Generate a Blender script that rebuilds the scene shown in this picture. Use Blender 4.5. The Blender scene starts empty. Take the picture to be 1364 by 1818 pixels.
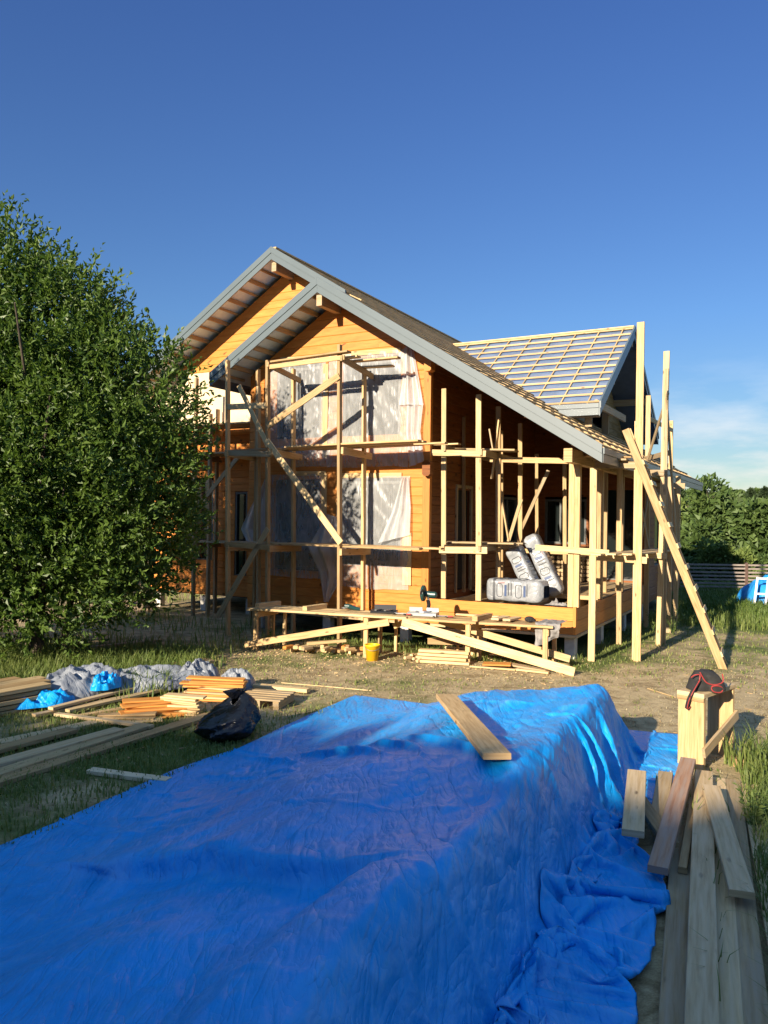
import bpy, math, random
import numpy as np
from mathutils import Vector, Matrix

# ------------------------------------------------------------------ camera, sky, sun, exposure
scn = bpy.context.scene
col = scn.collection
FPX, PITCH, ROLL, CAMH = 1403.37, -0.0068, 0.014, 2.5
TH, CX, CY = 0.4991, 0.8834, 15.5358            # house direction and the right front corner of its wall
cam = bpy.data.cameras.new('camera'); cam_o = bpy.data.objects.new('camera', cam); col.objects.link(cam_o)
cam.sensor_fit = 'VERTICAL'; cam.sensor_height = 24.0; cam.lens = FPX / 1818 * 24.0
cam.clip_start = 0.05; cam.clip_end = 3000
cam_o.matrix_world = (Matrix.Translation((0, 0, CAMH)) @ Matrix.Rotation(math.pi/2 - PITCH, 4, 'X')
                      @ Matrix.Rotation(ROLL, 4, 'Z'))
scn.camera = cam_o

SUN_AZ, SUN_EL = TH + math.radians(5), math.radians(20)     # direction the light travels, from +y towards +x
wd = bpy.data.worlds.new('World'); scn.world = wd; wd.use_nodes = True
nt = wd.node_tree; bg = nt.nodes['Background']
sky = nt.nodes.new('ShaderNodeTexSky'); sky.sky_type = 'NISHITA'; sky.sun_disc = False
sky.sun_elevation = SUN_EL; sky.sun_rotation = math.pi + SUN_AZ
sky.air_density = 1.0; sky.dust_density = 0.15; sky.ozone_density = 4.5; sky.altitude = 100
tc = nt.nodes.new('ShaderNodeTexCoord'); mp = nt.nodes.new('ShaderNodeMapping'); mp.inputs['Scale'].default_value = (3.2, 3.2, 13)
nz = nt.nodes.new('ShaderNodeTexNoise'); nz.inputs['Scale'].default_value = 2.6; nz.inputs['Detail'].default_value = 8; nz.inputs['Roughness'].default_value = 0.58
rp = nt.nodes.new('ShaderNodeValToRGB'); rp.color_ramp.elements[0].position = 0.38; rp.color_ramp.elements[1].position = 0.66
sx = nt.nodes.new('ShaderNodeSeparateXYZ')
band = nt.nodes.new('ShaderNodeValToRGB')
for e in list(band.color_ramp.elements)[1:]: band.color_ramp.elements.remove(e)
band.color_ramp.elements[0].position = 0.0; band.color_ramp.elements[0].color = (1, 1, 1, 1)
for p, c in ((0.06, 0.85), (0.10, 0.6), (0.15, 0.22), (0.2, 0.0)):
    e = band.color_ramp.elements.new(p); e.color = (c, c, c, 1)
side = nt.nodes.new('ShaderNodeMapRange'); side.inputs[1].default_value = 0.05; side.inputs[2].default_value = 0.4
mul = nt.nodes.new('ShaderNodeMath'); mul.operation = 'MULTIPLY'
mul2 = nt.nodes.new('ShaderNodeMath'); mul2.operation = 'MULTIPLY'
mx = nt.nodes.new('ShaderNodeMix'); mx.data_type = 'RGBA'
L = nt.links.new
L(tc.outputs['Generated'], mp.inputs['Vector']); L(mp.outputs[0], nz.inputs['Vector']); L(nz.outputs['Fac'], rp.inputs[0])
L(tc.outputs['Generated'], sx.inputs[0]); L(sx.outputs['Z'], band.inputs[0]); L(sx.outputs['X'], side.inputs[0])
L(rp.outputs[0], mul.inputs[0]); L(band.outputs[0], mul.inputs[1]); L(mul.outputs[0], mul2.inputs[0]); L(side.outputs[0], mul2.inputs[1])
L(mul2.outputs[0], mx.inputs[0]); L(sky.outputs[0], mx.inputs[6]); mx.inputs[7].default_value = (9.5, 9.6, 9.8, 1)
hue = nt.nodes.new('ShaderNodeValToRGB')          # deep evening blue ahead, brighter band overhead added as fill light
he = hue.color_ramp.elements
while len(he) < 5: he.new(0.5)
for e, (p, c) in zip(he, [(0.0, (.235, .205, .172)), (0.10, (.215, .213, .206)), (0.24, (.196, .232, .272)), (0.58, (.176, .216, .312)), (0.80, (1.0, .90, .72))]):
    e.position = p; e.color = (*c, 1)
tint = nt.nodes.new('ShaderNodeMix'); tint.data_type = 'RGBA'; tint.blend_type = 'MULTIPLY'; tint.inputs[0].default_value = 1
L(sx.outputs['Z'], hue.inputs[0]); L(mx.outputs[2], tint.inputs[6]); L(hue.outputs[0], tint.inputs[7])
L(tint.outputs[2], bg.inputs['Color']); bg.inputs['Strength'].default_value = 0.145

sun = bpy.data.lights.new('sun', 'SUN'); sun.energy = 3.3; sun.angle = math.radians(0.6); sun.color = (1.0, 0.86, 0.67)
sun_o = bpy.data.objects.new('sun', sun); col.objects.link(sun_o)
ldir = Vector((math.sin(SUN_AZ)*math.cos(SUN_EL), math.cos(SUN_AZ)*math.cos(SUN_EL), -math.sin(SUN_EL)))
sun_o.rotation_euler = ldir.to_track_quat('-Z', 'Y').to_euler()
scn.view_settings.view_transform = 'Standard'; scn.view_settings.look = 'None'
scn.view_settings.exposure = 1.72; scn.view_settings.gamma = 1.0

random.seed(7); RNG = np.random.default_rng(11)
R = random.uniform

# ------------------------------------------------------------------ helpers
_c, _s = math.cos(TH), math.sin(TH)
def W(u, v, z=0.0):                      # house coordinates -> world
    return Vector((CX + u*_c + v*_s, CY - u*_s + v*_c, z))
def uv_of(x, y):                         # world -> house coordinates
    dx, dy = x - CX, y - CY
    return dx*_c - dy*_s, dx*_s + dy*_c
def at(x, y, z=0.0):                     # photo pixel -> point at height z
    a, b = x - 682, y - 909
    cr, sr = math.cos(ROLL), math.sin(ROLL)
    a, b = a*cr + b*sr, -a*sr + b*cr
    c, s = math.cos(PITCH), math.sin(PITCH)
    up = -b / FPX
    d = Vector((a/FPX, c + up*s, -s + up*c))
    t = (z - CAMH) / d.z
    return Vector((d.x*t, d.y*t, z))
def sstep(a, b, x):
    t = np.clip((np.asarray(x) - a) / (b - a), 0, 1); return t*t*(3 - 2*t)
def vnoise(x, y, seed=0):                # value noise in numpy
    x = np.asarray(x, float); y = np.asarray(y, float)
    xi = np.floor(x).astype(np.int64); yi = np.floor(y).astype(np.int64)
    xf = x - xi; yf = y - yi
    def h(i, j):
        n = (i*374761393 + j*668265263 + seed*1442695041) & 0x7fffffff
        n = ((n ^ (n >> 13)) * 1274126177) & 0x7fffffff
        return ((n ^ (n >> 16)) & 0xffff) / 65535.0
    sxf = xf*xf*(3 - 2*xf); syf = yf*yf*(3 - 2*yf)
    a = h(xi, yi)*(1 - sxf) + h(xi + 1, yi)*sxf
    b = h(xi, yi + 1)*(1 - sxf) + h(xi + 1, yi + 1)*sxf
    return a*(1 - syf) + b*syf
def fbm(x, y, seed=0, oct=4):
    t = 0; a = 0.5; f = 1.0
    for k in range(oct):
        t = t + a*(vnoise(x*f, y*f, seed + k*17) - 0.5); a *= 0.5; f *= 2.03
    return t
def tag(o, label=None, cat=None, group=None, kind=None):
    if label: o['label'] = label
    if cat: o['category'] = cat
    if group: o['group'] = group
    if kind: o['kind'] = kind
    return o
def empty(name, loc, rz=0.0, label=None, cat=None, group=None):
    o = bpy.data.objects.new(name, None); col.objects.link(o)
    o.empty_display_size = 0.2; o.location = loc; o.rotation_euler = (0, 0, rz)
    return tag(o, label, cat, group)
def link(name, me, parent=None, loc=None):
    o = bpy.data.objects.new(name, me); col.objects.link(o)
    if parent: o.parent = parent
    if loc is not None: o.location = loc
    return o
def copy_tree(o, parent=None):
    c = o.copy(); col.objects.link(c); c.parent = parent
    for ch in list(o.children): copy_tree(ch, c)
    return c

class MB:
    """collects shapes; build() links them as ONE mesh object"""
    def __init__(s): s.v = []; s.f = []; s.uv = []; s.sm = []
    def face(s, pts, uvs=None, smooth=False):
        n = len(s.v); s.v += [tuple(p) for p in pts]
        s.f.append(tuple(range(n, n + len(pts)))); s.sm.append(smooth)
        s.uv += list(uvs) if uvs else [(p[0], p[1]) for p in pts]
    def beam(s, p, q, w, h, up=(0, 0, 1), c=0.004, sag=0.0, seg=1, jit=0.0):
        """bar from p to q; w across, h along `up`; chamfered"""
        p = Vector(p); q = Vector(q); d = q - p; ln = d.length; d.normalize()
        up = Vector(up)
        if abs(d.dot(up)) > 0.98: up = Vector((0, 1, 0)) if abs(d.y) < 0.9 else Vector((1, 0, 0))
        sd = d.cross(up).normalized(); u2 = sd.cross(d).normalized()
        a, b = w/2, h/2; c = min(c, a*0.5, b*0.5)
        if c > 0: prof = [(-a+c, -b), (a-c, -b), (a, -b+c), (a, b-c), (a-c, b), (-a+c, b), (-a, b-c), (-a, -b+c)]
        else: prof = [(-a, -b), (a, -b), (a, b), (-a, b)]
        ou, ov = R(0, 50), R(0, 50)
        per = [0]
        for k in range(len(prof)):
            k2 = (k+1) % len(prof); per.append(per[-1] + math.dist(prof[k], prof[k2]))
        n0 = len(s.v); rings = []
        for i in range(seg + 1):
            t = i/seg; ctr = p.lerp(q, t) - Vector((0, 0, sag*4*t*(1-t)))
            if jit and 0 < i < seg: ctr += sd*R(-jit, jit) + u2*R(-jit, jit)
            rings.append([ctr + sd*x + u2*y for x, y in prof])
        for i in range(seg):
            for k in range(len(prof)):
                k2 = (k+1) % len(prof)
                s.face([rings[i][k], rings[i][k2], rings[i+1][k2], rings[i+1][k]],
                       [(ou+ln*i/seg, ov+per[k]), (ou+ln*i/seg, ov+per[k+1]), (ou+ln*(i+1)/seg, ov+per[k+1]), (ou+ln*(i+1)/seg, ov+per[k])])
        s.face(list(reversed(rings[0])), [(ou + x*0.3, ov + y) for x, y in reversed(prof)])
        s.face(rings[-1], [(ou + x*0.3, ov + y) for x, y in prof])
        return s
    def box(s, x0, x1, y0, y1, z0, z1, c=0.003):
        ln = (x1-x0, y1-y0, z1-z0); k = ln.index(max(ln))
        if k == 0: s.beam((x0, (y0+y1)/2, (z0+z1)/2), (x1, (y0+y1)/2, (z0+z1)/2), ln[1], ln[2], c=c)
        elif k == 1: s.beam(((x0+x1)/2, y0, (z0+z1)/2), ((x0+x1)/2, y1, (z0+z1)/2), ln[0], ln[2], c=c)
        else: s.beam(((x0+x1)/2, (y0+y1)/2, z0), ((x0+x1)/2, (y0+y1)/2, z1), ln[0], ln[1], up=(0, 1, 0), c=c)
        return s
    def tube(s, pts, r, n=8, cap=True, r1=None):
        pts = [Vector(p) for p in pts]; rings = []
        for i, p in enumerate(pts):
            d = (pts[min(i+1, len(pts)-1)] - pts[max(i-1, 0)]).normalized()
            up = Vector((0, 0, 1)) if abs(d.z) < 0.9 else Vector((1, 0, 0))
            sd = d.cross(up).normalized(); u2 = sd.cross(d)
            rr = r if r1 is None else r + (r1 - r)*i/(len(pts)-1)
            if isinstance(r, (list, tuple)): rr = r[i]
            rings.append([p + sd*math.cos(2*math.pi*k/n)*rr + u2*math.sin(2*math.pi*k/n)*rr for k in range(n)])
        for i in range(len(pts)-1):
            for k in range(n):
                k2 = (k+1) % n
                s.face([rings[i][k], rings[i][k2], rings[i+1][k2], rings[i+1][k]],
                       [(i*.3, k/n), (i*.3, (k+1)/n), (i*.3+.3, (k+1)/n), (i*.3+.3, k/n)], True)
        if cap: s.face(list(reversed(rings[0]))); s.face(rings[-1])
        return s
    def lathe(s, prof, n=24, ctr=(0, 0, 0)):
        c = Vector(ctr)
        pt = lambda r, z, k: c + Vector((r*math.cos(2*math.pi*k/n), r*math.sin(2*math.pi*k/n), z))
        for i in range(len(prof)-1):
            for k in range(n):
                a = [pt(*prof[i], k), pt(*prof[i], k+1), pt(*prof[i+1], k+1), pt(*prof[i+1], k)]
                s.face(a, [(k/n, i*.2), ((k+1)/n, i*.2), ((k+1)/n, i*.2+.2), (k/n, i*.2+.2)], True)
        return s
    def grid(s, fn, nu, nv, uvs=(1, 1), smooth=True):
        P = [[fn(i/nu, j/nv) for j in range(nv+1)] for i in range(nu+1)]
        n = len(s.v)
        for i in range(nu+1):
            for j in range(nv+1): s.v.append(tuple(P[i][j]))
        for i in range(nu):
            for j in range(nv):
                a = n + i*(nv+1) + j
                s.f.append((a, a+nv+1, a+nv+2, a+1)); s.sm.append(smooth)
                s.uv += [(i/nu*uvs[0], j/nv*uvs[1]), ((i+1)/nu*uvs[0], j/nv*uvs[1]), ((i+1)/nu*uvs[0], (j+1)/nv*uvs[1]), (i/nu*uvs[0], (j+1)/nv*uvs[1])]
        return s
    def build(s, name, mat, parent=None, off=None, weld=False):
        me = bpy.data.meshes.new(name)
        v = s.v if off is None else [(p[0]-off[0], p[1]-off[1], p[2]-off[2]) for p in s.v]
        me.from_pydata(v, [], s.f)
        ul = me.uv_layers.new(name='UVMap')
        ul.data.foreach_set('uv', np.array(s.uv, dtype=np.float32).ravel())
        me.polygons.foreach_set('use_smooth', np.array(s.sm, dtype=bool))
        me.materials.append(mat)
        if weld:
            import bmesh
            b = bmesh.new(); b.from_mesh(me); bmesh.ops.remove_doubles(b, verts=b.verts, dist=0.0005)
            bmesh.ops.recalc_face_normals(b, faces=b.faces); b.to_mesh(me); b.free()
        me.update()
        return link(name, me, parent)
def np_mesh(name, verts, faces, mat, smooth=False, parent=None, colattr=None):
    """verts (n,3); faces (m,k) all with the same corner count"""
    me = bpy.data.meshes.new(name)
    nv, (nf, k) = len(verts), faces.shape
    me.vertices.add(nv); me.vertices.foreach_set('co', np.asarray(verts, np.float32).ravel())
    me.loops.add(nf*k); me.loops.foreach_set('vertex_index', faces.astype(np.int32).ravel())
    me.polygons.add(nf); me.polygons.foreach_set('loop_start', np.arange(0, nf*k, k, dtype=np.int32))
    me.polygons.foreach_set('loop_total', np.full(nf, k, np.int32))
    me.polygons.foreach_set('use_smooth', np.full(nf, smooth))
    if colattr is not None:
        a = me.attributes.new('tone', 'FLOAT', 'POINT'); a.data.foreach_set('value', np.asarray(colattr, np.float32))
    me.materials.append(mat); me.update(calc_edges=True); me.validate()
    return link(name, me, parent)

# ------------------------------------------------------------------ materials
def mat(name, build):
    m = bpy.data.materials.new(name); m.use_nodes = True
    t = m.node_tree; b = t.nodes['Principled BSDF']
    build(t, b, t.links.new); return m
def N(t, kind, **kw):
    n = t.nodes.new('ShaderNode' + kind)
    for k, v in kw.items():
        if k in n.inputs: n.inputs[k].default_value = v
        else: setattr(n, k, v)
    return n
def ramp(t, stops):
    n = t.nodes.new('ShaderNodeValToRGB'); e = n.color_ramp.elements
    while len(e) < len(stops): e.new(0.5)
    for k, (p, c) in enumerate(stops):
        e[k].position = p; e[k].color = (*c, 1) if len(c) == 3 else c
    return n
def mixc(t, l, fac, a, b, mode='MIX'):
    n = t.nodes.new('ShaderNodeMix'); n.data_type = 'RGBA'; n.blend_type = mode
    for s, x in ((0, fac), (6, a), (7, b)):
        if hasattr(x, 'links'): l(x, n.inputs[s])
        else: n.inputs[s].default_value = x if isinstance(x, (int, float)) else (*x, 1)
    return n.outputs[2]
def wood(name, light, dark, var=0.16, rough=0.62, knots=True, grey=None):
    def bld(t, b, l):
        uv = N(t, 'TexCoord'); mp = N(t, 'Mapping'); mp.inputs['Scale'].default_value = (1.1, 17, 1)
        l(uv.outputs['UV'], mp.inputs['Vector'])
        n1 = N(t, 'TexNoise', Scale=2.2, Detail=6.0, Roughness=0.62, Distortion=0.6); l(mp.outputs[0], n1.inputs['Vector'])
        r = ramp(t, [(0.32, dark), (0.62, light)]); l(n1.outputs['Fac'], r.inputs[0])
        n2 = N(t, 'TexNoise', Scale=0.55, Detail=2.0); l(uv.outputs['UV'], n2.inputs['Vector'])
        oi = N(t, 'ObjectInfo')
        ad = N(t, 'Math', operation='ADD'); l(n2.outputs['Fac'], ad.inputs[0]); l(oi.outputs['Random'], ad.inputs[1])
        mr = N(t, 'MapRange'); mr.inputs[1].default_value = 0.4; mr.inputs[2].default_value = 1.6
        mr.inputs[3].default_value = 1 - var*1.5; mr.inputs[4].default_value = 1 + var*0.8; l(ad.outputs[0], mr.inputs[0])
        hs = N(t, 'HueSaturation'); l(r.outputs[0], hs.inputs['Color']); l(mr.outputs[0], hs.inputs['Value'])
        c = hs.outputs[0]
        if knots:
            mk = N(t, 'Mapping'); mk.inputs['Scale'].default_value = (2.4, 7, 1); l(uv.outputs['UV'], mk.inputs['Vector'])
            vo = N(t, 'TexVoronoi', Scale=1.0); l(mk.outputs[0], vo.inputs['Vector'])
            rk = ramp(t, [(0.06, (1, 1, 1)), (0.13, (0, 0, 0))]); l(vo.outputs['Distance'], rk.inputs[0])
            c = mixc(t, l, rk.outputs[0], c, tuple(x*0.38 for x in dark))
        if grey:
            n3 = N(t, 'TexNoise', Scale=1.6, Detail=5.0); l(mp.outputs[0], n3.inputs['Vector'])
            rg = ramp(t, [(0.4, (0, 0, 0)), (0.66, (1, 1, 1))]); l(n3.outputs['Fac'], rg.inputs[0])
            c = mixc(t, l, rg.outputs[0], c, grey)
        l(c, b.inputs['Base Color']); b.inputs['Roughness'].default_value = rough
        b.inputs['Specular IOR Level'].default_value = 0.3
        bm = N(t, 'Bump', Strength=0.25, Distance=0.004); l(n1.outputs['Fac'], bm.inputs['Height']); l(bm.outputs[0], b.inputs['Normal'])
    return mat(name, bld)
def plain(name, c, rough=0.6, metal=0.0, spec=0.5, noise=0.12, scale=6.0, bump=0.0):
    def bld(t, b, l):
        tcn = N(t, 'TexCoord'); n = N(t, 'TexNoise', Scale=scale, Detail=5.0); l(tcn.outputs['Object'], n.inputs['Vector'])
        r = ramp(t, [(0.3, tuple(x*(1-noise) for x in c)), (0.7, tuple(min(1, x*(1+noise)) for x in c))]); l(n.outputs['Fac'], r.inputs[0])
        l(r.outputs[0], b.inputs['Base Color']); b.inputs['Roughness'].default_value = rough
        b.inputs['Metallic'].default_value = metal; b.inputs['Specular IOR Level'].default_value = spec
        if bump:
            bm = N(t, 'Bump', Strength=bump, Distance=0.02); l(n.outputs['Fac'], bm.inputs['Height']); l(bm.outputs[0], b.inputs['Normal'])
    return mat(name, bld)
M = {}
M['pine'] = wood('fresh_pine', (0.56, 0.385, 0.19), (0.37, 0.225, 0.09), var=0.26)
M['pine_pale'] = wood('pale_pine', (0.66, 0.49, 0.26), (0.47, 0.315, 0.14), var=0.24)
M['pine_old'] = wood('weathered_pine', (0.47, 0.335, 0.17), (0.29, 0.19, 0.085), var=0.24, grey=(0.36, 0.28, 0.18))
M['grey_board'] = wood('greyed_board', (0.62, 0.45, 0.24), (0.42, 0.285, 0.135), grey=(0.56, 0.425, 0.255))
M['red_board'] = wood('reddish_board', (0.42, 0.24, 0.14), (0.26, 0.13, 0.07), grey=(0.34, 0.25, 0.19))
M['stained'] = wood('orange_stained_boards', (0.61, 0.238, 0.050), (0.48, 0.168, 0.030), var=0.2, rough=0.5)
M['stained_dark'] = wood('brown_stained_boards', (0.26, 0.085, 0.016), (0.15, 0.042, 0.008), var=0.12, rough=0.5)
M['orange_cut'] = wood('orange_cut_board', (0.66, 0.30, 0.07), (0.50, 0.19, 0.04), var=0.2, rough=0.55)
M['batten'] = wood('roof_batten', (0.60, 0.42, 0.20), (0.34, 0.21, 0.09))
M['osb'] = plain('pale_sheathing', (0.66, 0.52, 0.33), 0.75, noise=0.12, scale=3)
M['fascia'] = plain('grey_fascia_paint', (0.095, 0.122, 0.132), 0.36, noise=0.05, scale=1.5)
M['membrane'] = plain('silver_roof_membrane', (0.19, 0.265, 0.42), 0.30, metal=0.4, noise=0.18, scale=2.5, bump=0.3)
M['soffit'] = plain('pale_underlay', (0.62, 0.80, 0.98), 0.6, noise=0.08)
M['underlay_blue'] = plain('dark_blue_underlay', (0.12, 0.15, 0.21), 0.5)
M['concrete'] = plain('pale_concrete', (0.52, 0.50, 0.45), 0.9, noise=0.15, scale=9, bump=0.2)
M['glass'] = mat('dark_window_glass', lambda t, b, l: (b.inputs['Base Color'].__setattr__('default_value', (0.012, 0.016, 0.016, 1)), b.inputs['Roughness'].__setattr__('default_value', 0.06), b.inputs['Specular IOR Level'].__setattr__('default_value', 0.7)))
M['frame_grey'] = plain('window_frame_grey', (0.10, 0.105, 0.10), 0.5)
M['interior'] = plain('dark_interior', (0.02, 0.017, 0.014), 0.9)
M['white'] = plain('white_paint', (0.72, 0.71, 0.68), 0.5, noise=0.06)
M['black_plastic'] = plain('black_plastic', (0.012, 0.012, 0.013), 0.3, noise=0.1)
M['steel'] = plain('bright_steel', (0.45, 0.46, 0.46), 0.35, metal=0.8)
M['aluminium'] = plain('cast_aluminium', (0.32, 0.33, 0.32), 0.45, metal=0.5)
M['tool_green'] = plain('dark_green_tool_case', (0.012, 0.05, 0.045), 0.35)
M['yellow'] = plain('yellow_plastic', (0.75, 0.46, 0.012), 0.42, noise=0.08)
M['rag'] = plain('grey_cloth', (0.22, 0.21, 0.20), 0.95, noise=0.3, scale=12, bump=0.4)
M['canvas'] = plain('black_canvas', (0.02, 0.019, 0.018), 0.85, noise=0.3, scale=20, bump=0.3)
M['red_trim'] = plain('red_piping', (0.30, 0.035, 0.03), 0.6)
M['bark'] = plain('bark', (0.085, 0.065, 0.048), 0.95, noise=0.35, scale=14, bump=0.6)
M['fence_wood'] = plain('brown_fence_paint', (0.10, 0.060, 0.045), 0.6, noise=0.2, scale=3)
M['fence_slat'] = plain('sunbleached_slat', (0.24, 0.20, 0.17), 0.6, noise=0.2, scale=3)
def creases(t, l, vec, angle, scale, warp, power=0.6):
    """long sharp folds running one way"""
    mpn = N(t, 'Mapping'); mpn.inputs['Rotation'].default_value = angle; mpn.inputs['Scale'].default_value = scale; l(vec, mpn.inputs['Vector'])
    a = N(t, 'TexNoise', Scale=1.0, Detail=2.5, Roughness=0.5, Distortion=warp); l(mpn.outputs[0], a.inputs['Vector'])
    m1 = N(t, 'Math', operation='SUBTRACT'); l(a.outputs['Fac'], m1.inputs[0]); m1.inputs[1].default_value = 0.5
    m2 = N(t, 'Math', operation='ABSOLUTE'); l(m1.outputs[0], m2.inputs[0])
    m3 = N(t, 'Math', operation='POWER'); l(m2.outputs[0], m3.inputs[0]); m3.inputs[1].default_value = power
    return m3.outputs[0]
def tarp_mat(name, c, scuff=(0.05, 0.33, 0.62), fine=1.0, white=(0.22, 0.42, 0.72)):
    def bld(t, b, l):
        tcn = N(t, 'TexCoord'); ob = tcn.outputs['Object']
        n = N(t, 'TexNoise', Scale=1.4, Detail=5.0, Roughness=0.6, Distortion=0.5); l(ob, n.inputs['Vector'])
        r = ramp(t, [(0.3, tuple(x*0.84 for x in c)), (0.7, tuple(x*1.12 for x in c))]); l(n.outputs['Fac'], r.inputs[0])
        cc = r.outputs[0]
        n5 = N(t, 'TexNoise', Scale=1.6, Detail=9.0, Roughness=0.78, Distortion=1.2); l(ob, n5.inputs['Vector'])
        rs = ramp(t, [(0.58, (0, 0, 0)), (0.74, (0.42, 0.42, 0.42))]); l(n5.outputs['Fac'], rs.inputs[0])
        cr0 = creases(t, l, ob, (0, 0, 0.5), (7, 2.0, 4), 0.8, 0.5)
        rw = ramp(t, [(0.02, (0.75, 0.75, 0.75)), (0.16, (0, 0, 0))]); l(cr0, rw.inputs[0])
        mm = N(t, 'Math', operation='MULTIPLY'); l(rs.outputs[0], mm.inputs[0]); mm.inputs[1].default_value = 1.0
        cc = mixc(t, l, mm.outputs[0], cc, scuff)
        mm2 = N(t, 'Math', operation='MULTIPLY'); l(rw.outputs[0], mm2.inputs[0]); l(n5.outputs['Fac'], mm2.inputs[1])
        cc = mixc(t, l, mm2.outputs[0], cc, scuff)
        wt = N(t, 'Attribute', attribute_name='tone'); cc = mixc(t, l, wt.outputs['Fac'], cc, white)      # paler colour along the fold lines
        l(cc, b.inputs['Base Color'])
        rr = N(t, 'MapRange'); rr.inputs[3].default_value = .28; rr.inputs[4].default_value = .52; l(n5.outputs['Fac'], rr.inputs[0]); l(rr.outputs[0], b.inputs['Roughness'])
        b.inputs['Specular IOR Level'].default_value = 0.32
        w = N(t, 'TexNoise', Scale=240.0, Detail=1.0); l(ob, w.inputs['Vector'])
        prev = None
        for ang, sc, wp, st, ds in [((0, 0, 0.45), (2.6, .7, 1.6), .7, .8*fine, .05), ((0, 0, -0.75), (6.5, 1.6, 4), .6, .85*fine, .020), ((0, 0, 1.25), (11, 3.0, 7), .5, .8*fine, .012), ((.3, 0, 0.1), (26, 9, 18), .4, .6*fine, .005)]:
            bn = N(t, 'Bump', Strength=st, Distance=ds); l(creases(t, l, ob, ang, sc, wp), bn.inputs['Height'])
            if prev: l(prev, bn.inputs['Normal'])
            prev = bn.outputs[0]
        b3 = N(t, 'Bump', Strength=0.10, Distance=0.002); l(w.outputs['Fac'], b3.inputs['Height']); l(prev, b3.inputs['Normal'])
        l(b3.outputs[0], b.inputs['Normal'])
    return mat(name, bld)
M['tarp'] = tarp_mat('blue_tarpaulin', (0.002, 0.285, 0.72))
M['bundle'] = tarp_mat('silver_blue_tarpaulin', (0.20, 0.22, 0.25), scuff=(.30,.32,.35))
M['tarp_far'] = tarp_mat('blue_tarpaulin_far', (0.02, 0.25, 0.66))
def bag_black(t, b, l):
    tcn = N(t, 'TexCoord'); b.inputs['Base Color'].default_value = (0.010, 0.0105, 0.013, 1); b.inputs['Roughness'].default_value = 0.24
    n = N(t, 'TexNoise', Scale=9.0, Detail=4.0, Distortion=1.2); l(tcn.outputs['Object'], n.inputs['Vector'])
    bm = N(t, 'Bump', Strength=0.9, Distance=0.03); l(n.outputs['Fac'], bm.inputs['Height']); l(bm.outputs[0], b.inputs['Normal'])
M['bag'] = mat('black_bin_liner', bag_black)
def film(alpha, c=(0.50, 0.51, 0.51)):
    def bld(t, b, l):
        tcn = N(t, 'TexCoord'); ob = tcn.outputs['Object']
        b.inputs['Base Color'].default_value = (*c, 1); b.inputs['Roughness'].default_value = 0.33; b.inputs['Specular IOR Level'].default_value = 0.5
        prev = None
        for ang, sc, wp, st, ds in [((0, .5, 0), (4.0, 1, .9), .5, .8, .04), ((0, -.7, 0), (7, 1, 1.4), .6, .6, .018), ((0, 1.2, 0), (14, 2, 3), .5, .5, .006)]:
            bn = N(t, 'Bump', Strength=st, Distance=ds); l(creases(t, l, ob, ang, sc, wp, .8), bn.inputs['Height'])
            if prev: l(prev, bn.inputs['Normal'])
            prev = bn.outputs[0]
        l(prev, b.inputs['Normal'])
        n3 = N(t, 'TexNoise', Scale=1.3, Detail=3.0, Roughness=0.6); l(ob, n3.inputs['Vector'])
        cr = creases(t, l, ob, (0, -.6, 0), (7, 1, 1.3), .6, .7)
        mr = N(t, 'MapRange'); mr.inputs[1].default_value = 0.35; mr.inputs[2].default_value = 0.7
        mr.inputs[3].default_value = alpha - 0.07; mr.inputs[4].default_value = alpha + 0.07; l(n3.outputs['Fac'], mr.inputs[0])
        mw = N(t, 'MapRange'); mw.inputs[1].default_value = 0.0; mw.inputs[2].default_value = 0.16; mw.inputs[3].default_value = .10; mw.inputs[4].default_value = 0; l(cr, mw.inputs[0])
        ad = N(t, 'Math', operation='ADD'); l(mr.outputs[0], ad.inputs[0]); l(mw.outputs[0], ad.inputs[1])
        l(ad.outputs[0], b.inputs['Alpha'])
    return mat('clear_plastic_film', bld)
M['film'] = film(0.38); M['film_thick'] = film(0.60)
def leaf_mat(name, c0, c1, trans=0.3, rough=0.42):
    def bld(t, b, l):
        at_ = N(t, 'Attribute', attribute_name='tone'); r = ramp(t, [(0.0, c0), (1.0, c1)]); l(at_.outputs['Fac'], r.inputs[0])
        l(r.outputs[0], b.inputs['Base Color']); b.inputs['Roughness'].default_value = rough; b.inputs['Specular IOR Level'].default_value = 0.4
        tr = N(t, 'BsdfTranslucent'); hs = N(t, 'HueSaturation', Saturation=1.1, Value=1.3); l(r.outputs[0], hs.inputs['Color']); l(hs.outputs[0], tr.inputs['Color'])
        mxs = N(t, 'MixShader'); mxs.inputs[0].default_value = trans
        l(b.outputs[0], mxs.inputs[1]); l(tr.outputs[0], mxs.inputs[2])
        l(mxs.outputs[0], t.nodes['Material Output'].inputs['Surface'])
    return mat(name, bld)
M['leaf'] = leaf_mat('tree_leaves', (0.030, 0.072, 0.012), (0.135, 0.205, 0.035), 0.32, 0.46)
M['leaf_far'] = leaf_mat('distant_leaves', (0.040, 0.078, 0.018), (0.115, 0.170, 0.042), 0.2, 0.6)
M['leaf_bright'] = leaf_mat('light_bush_leaves', (0.075, 0.12, 0.025), (0.18, 0.235, 0.06), 0.25, 0.6)
M['leaf_fir'] = leaf_mat('fir_needles', (0.016, 0.032, 0.012), (0.04, 0.066, 0.02), 0.1, 0.7)
M['blade'] = leaf_mat('grass_blades', (0.060, 0.125, 0.016), (0.33, 0.33, 0.11), 0.3, 0.6)
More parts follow.
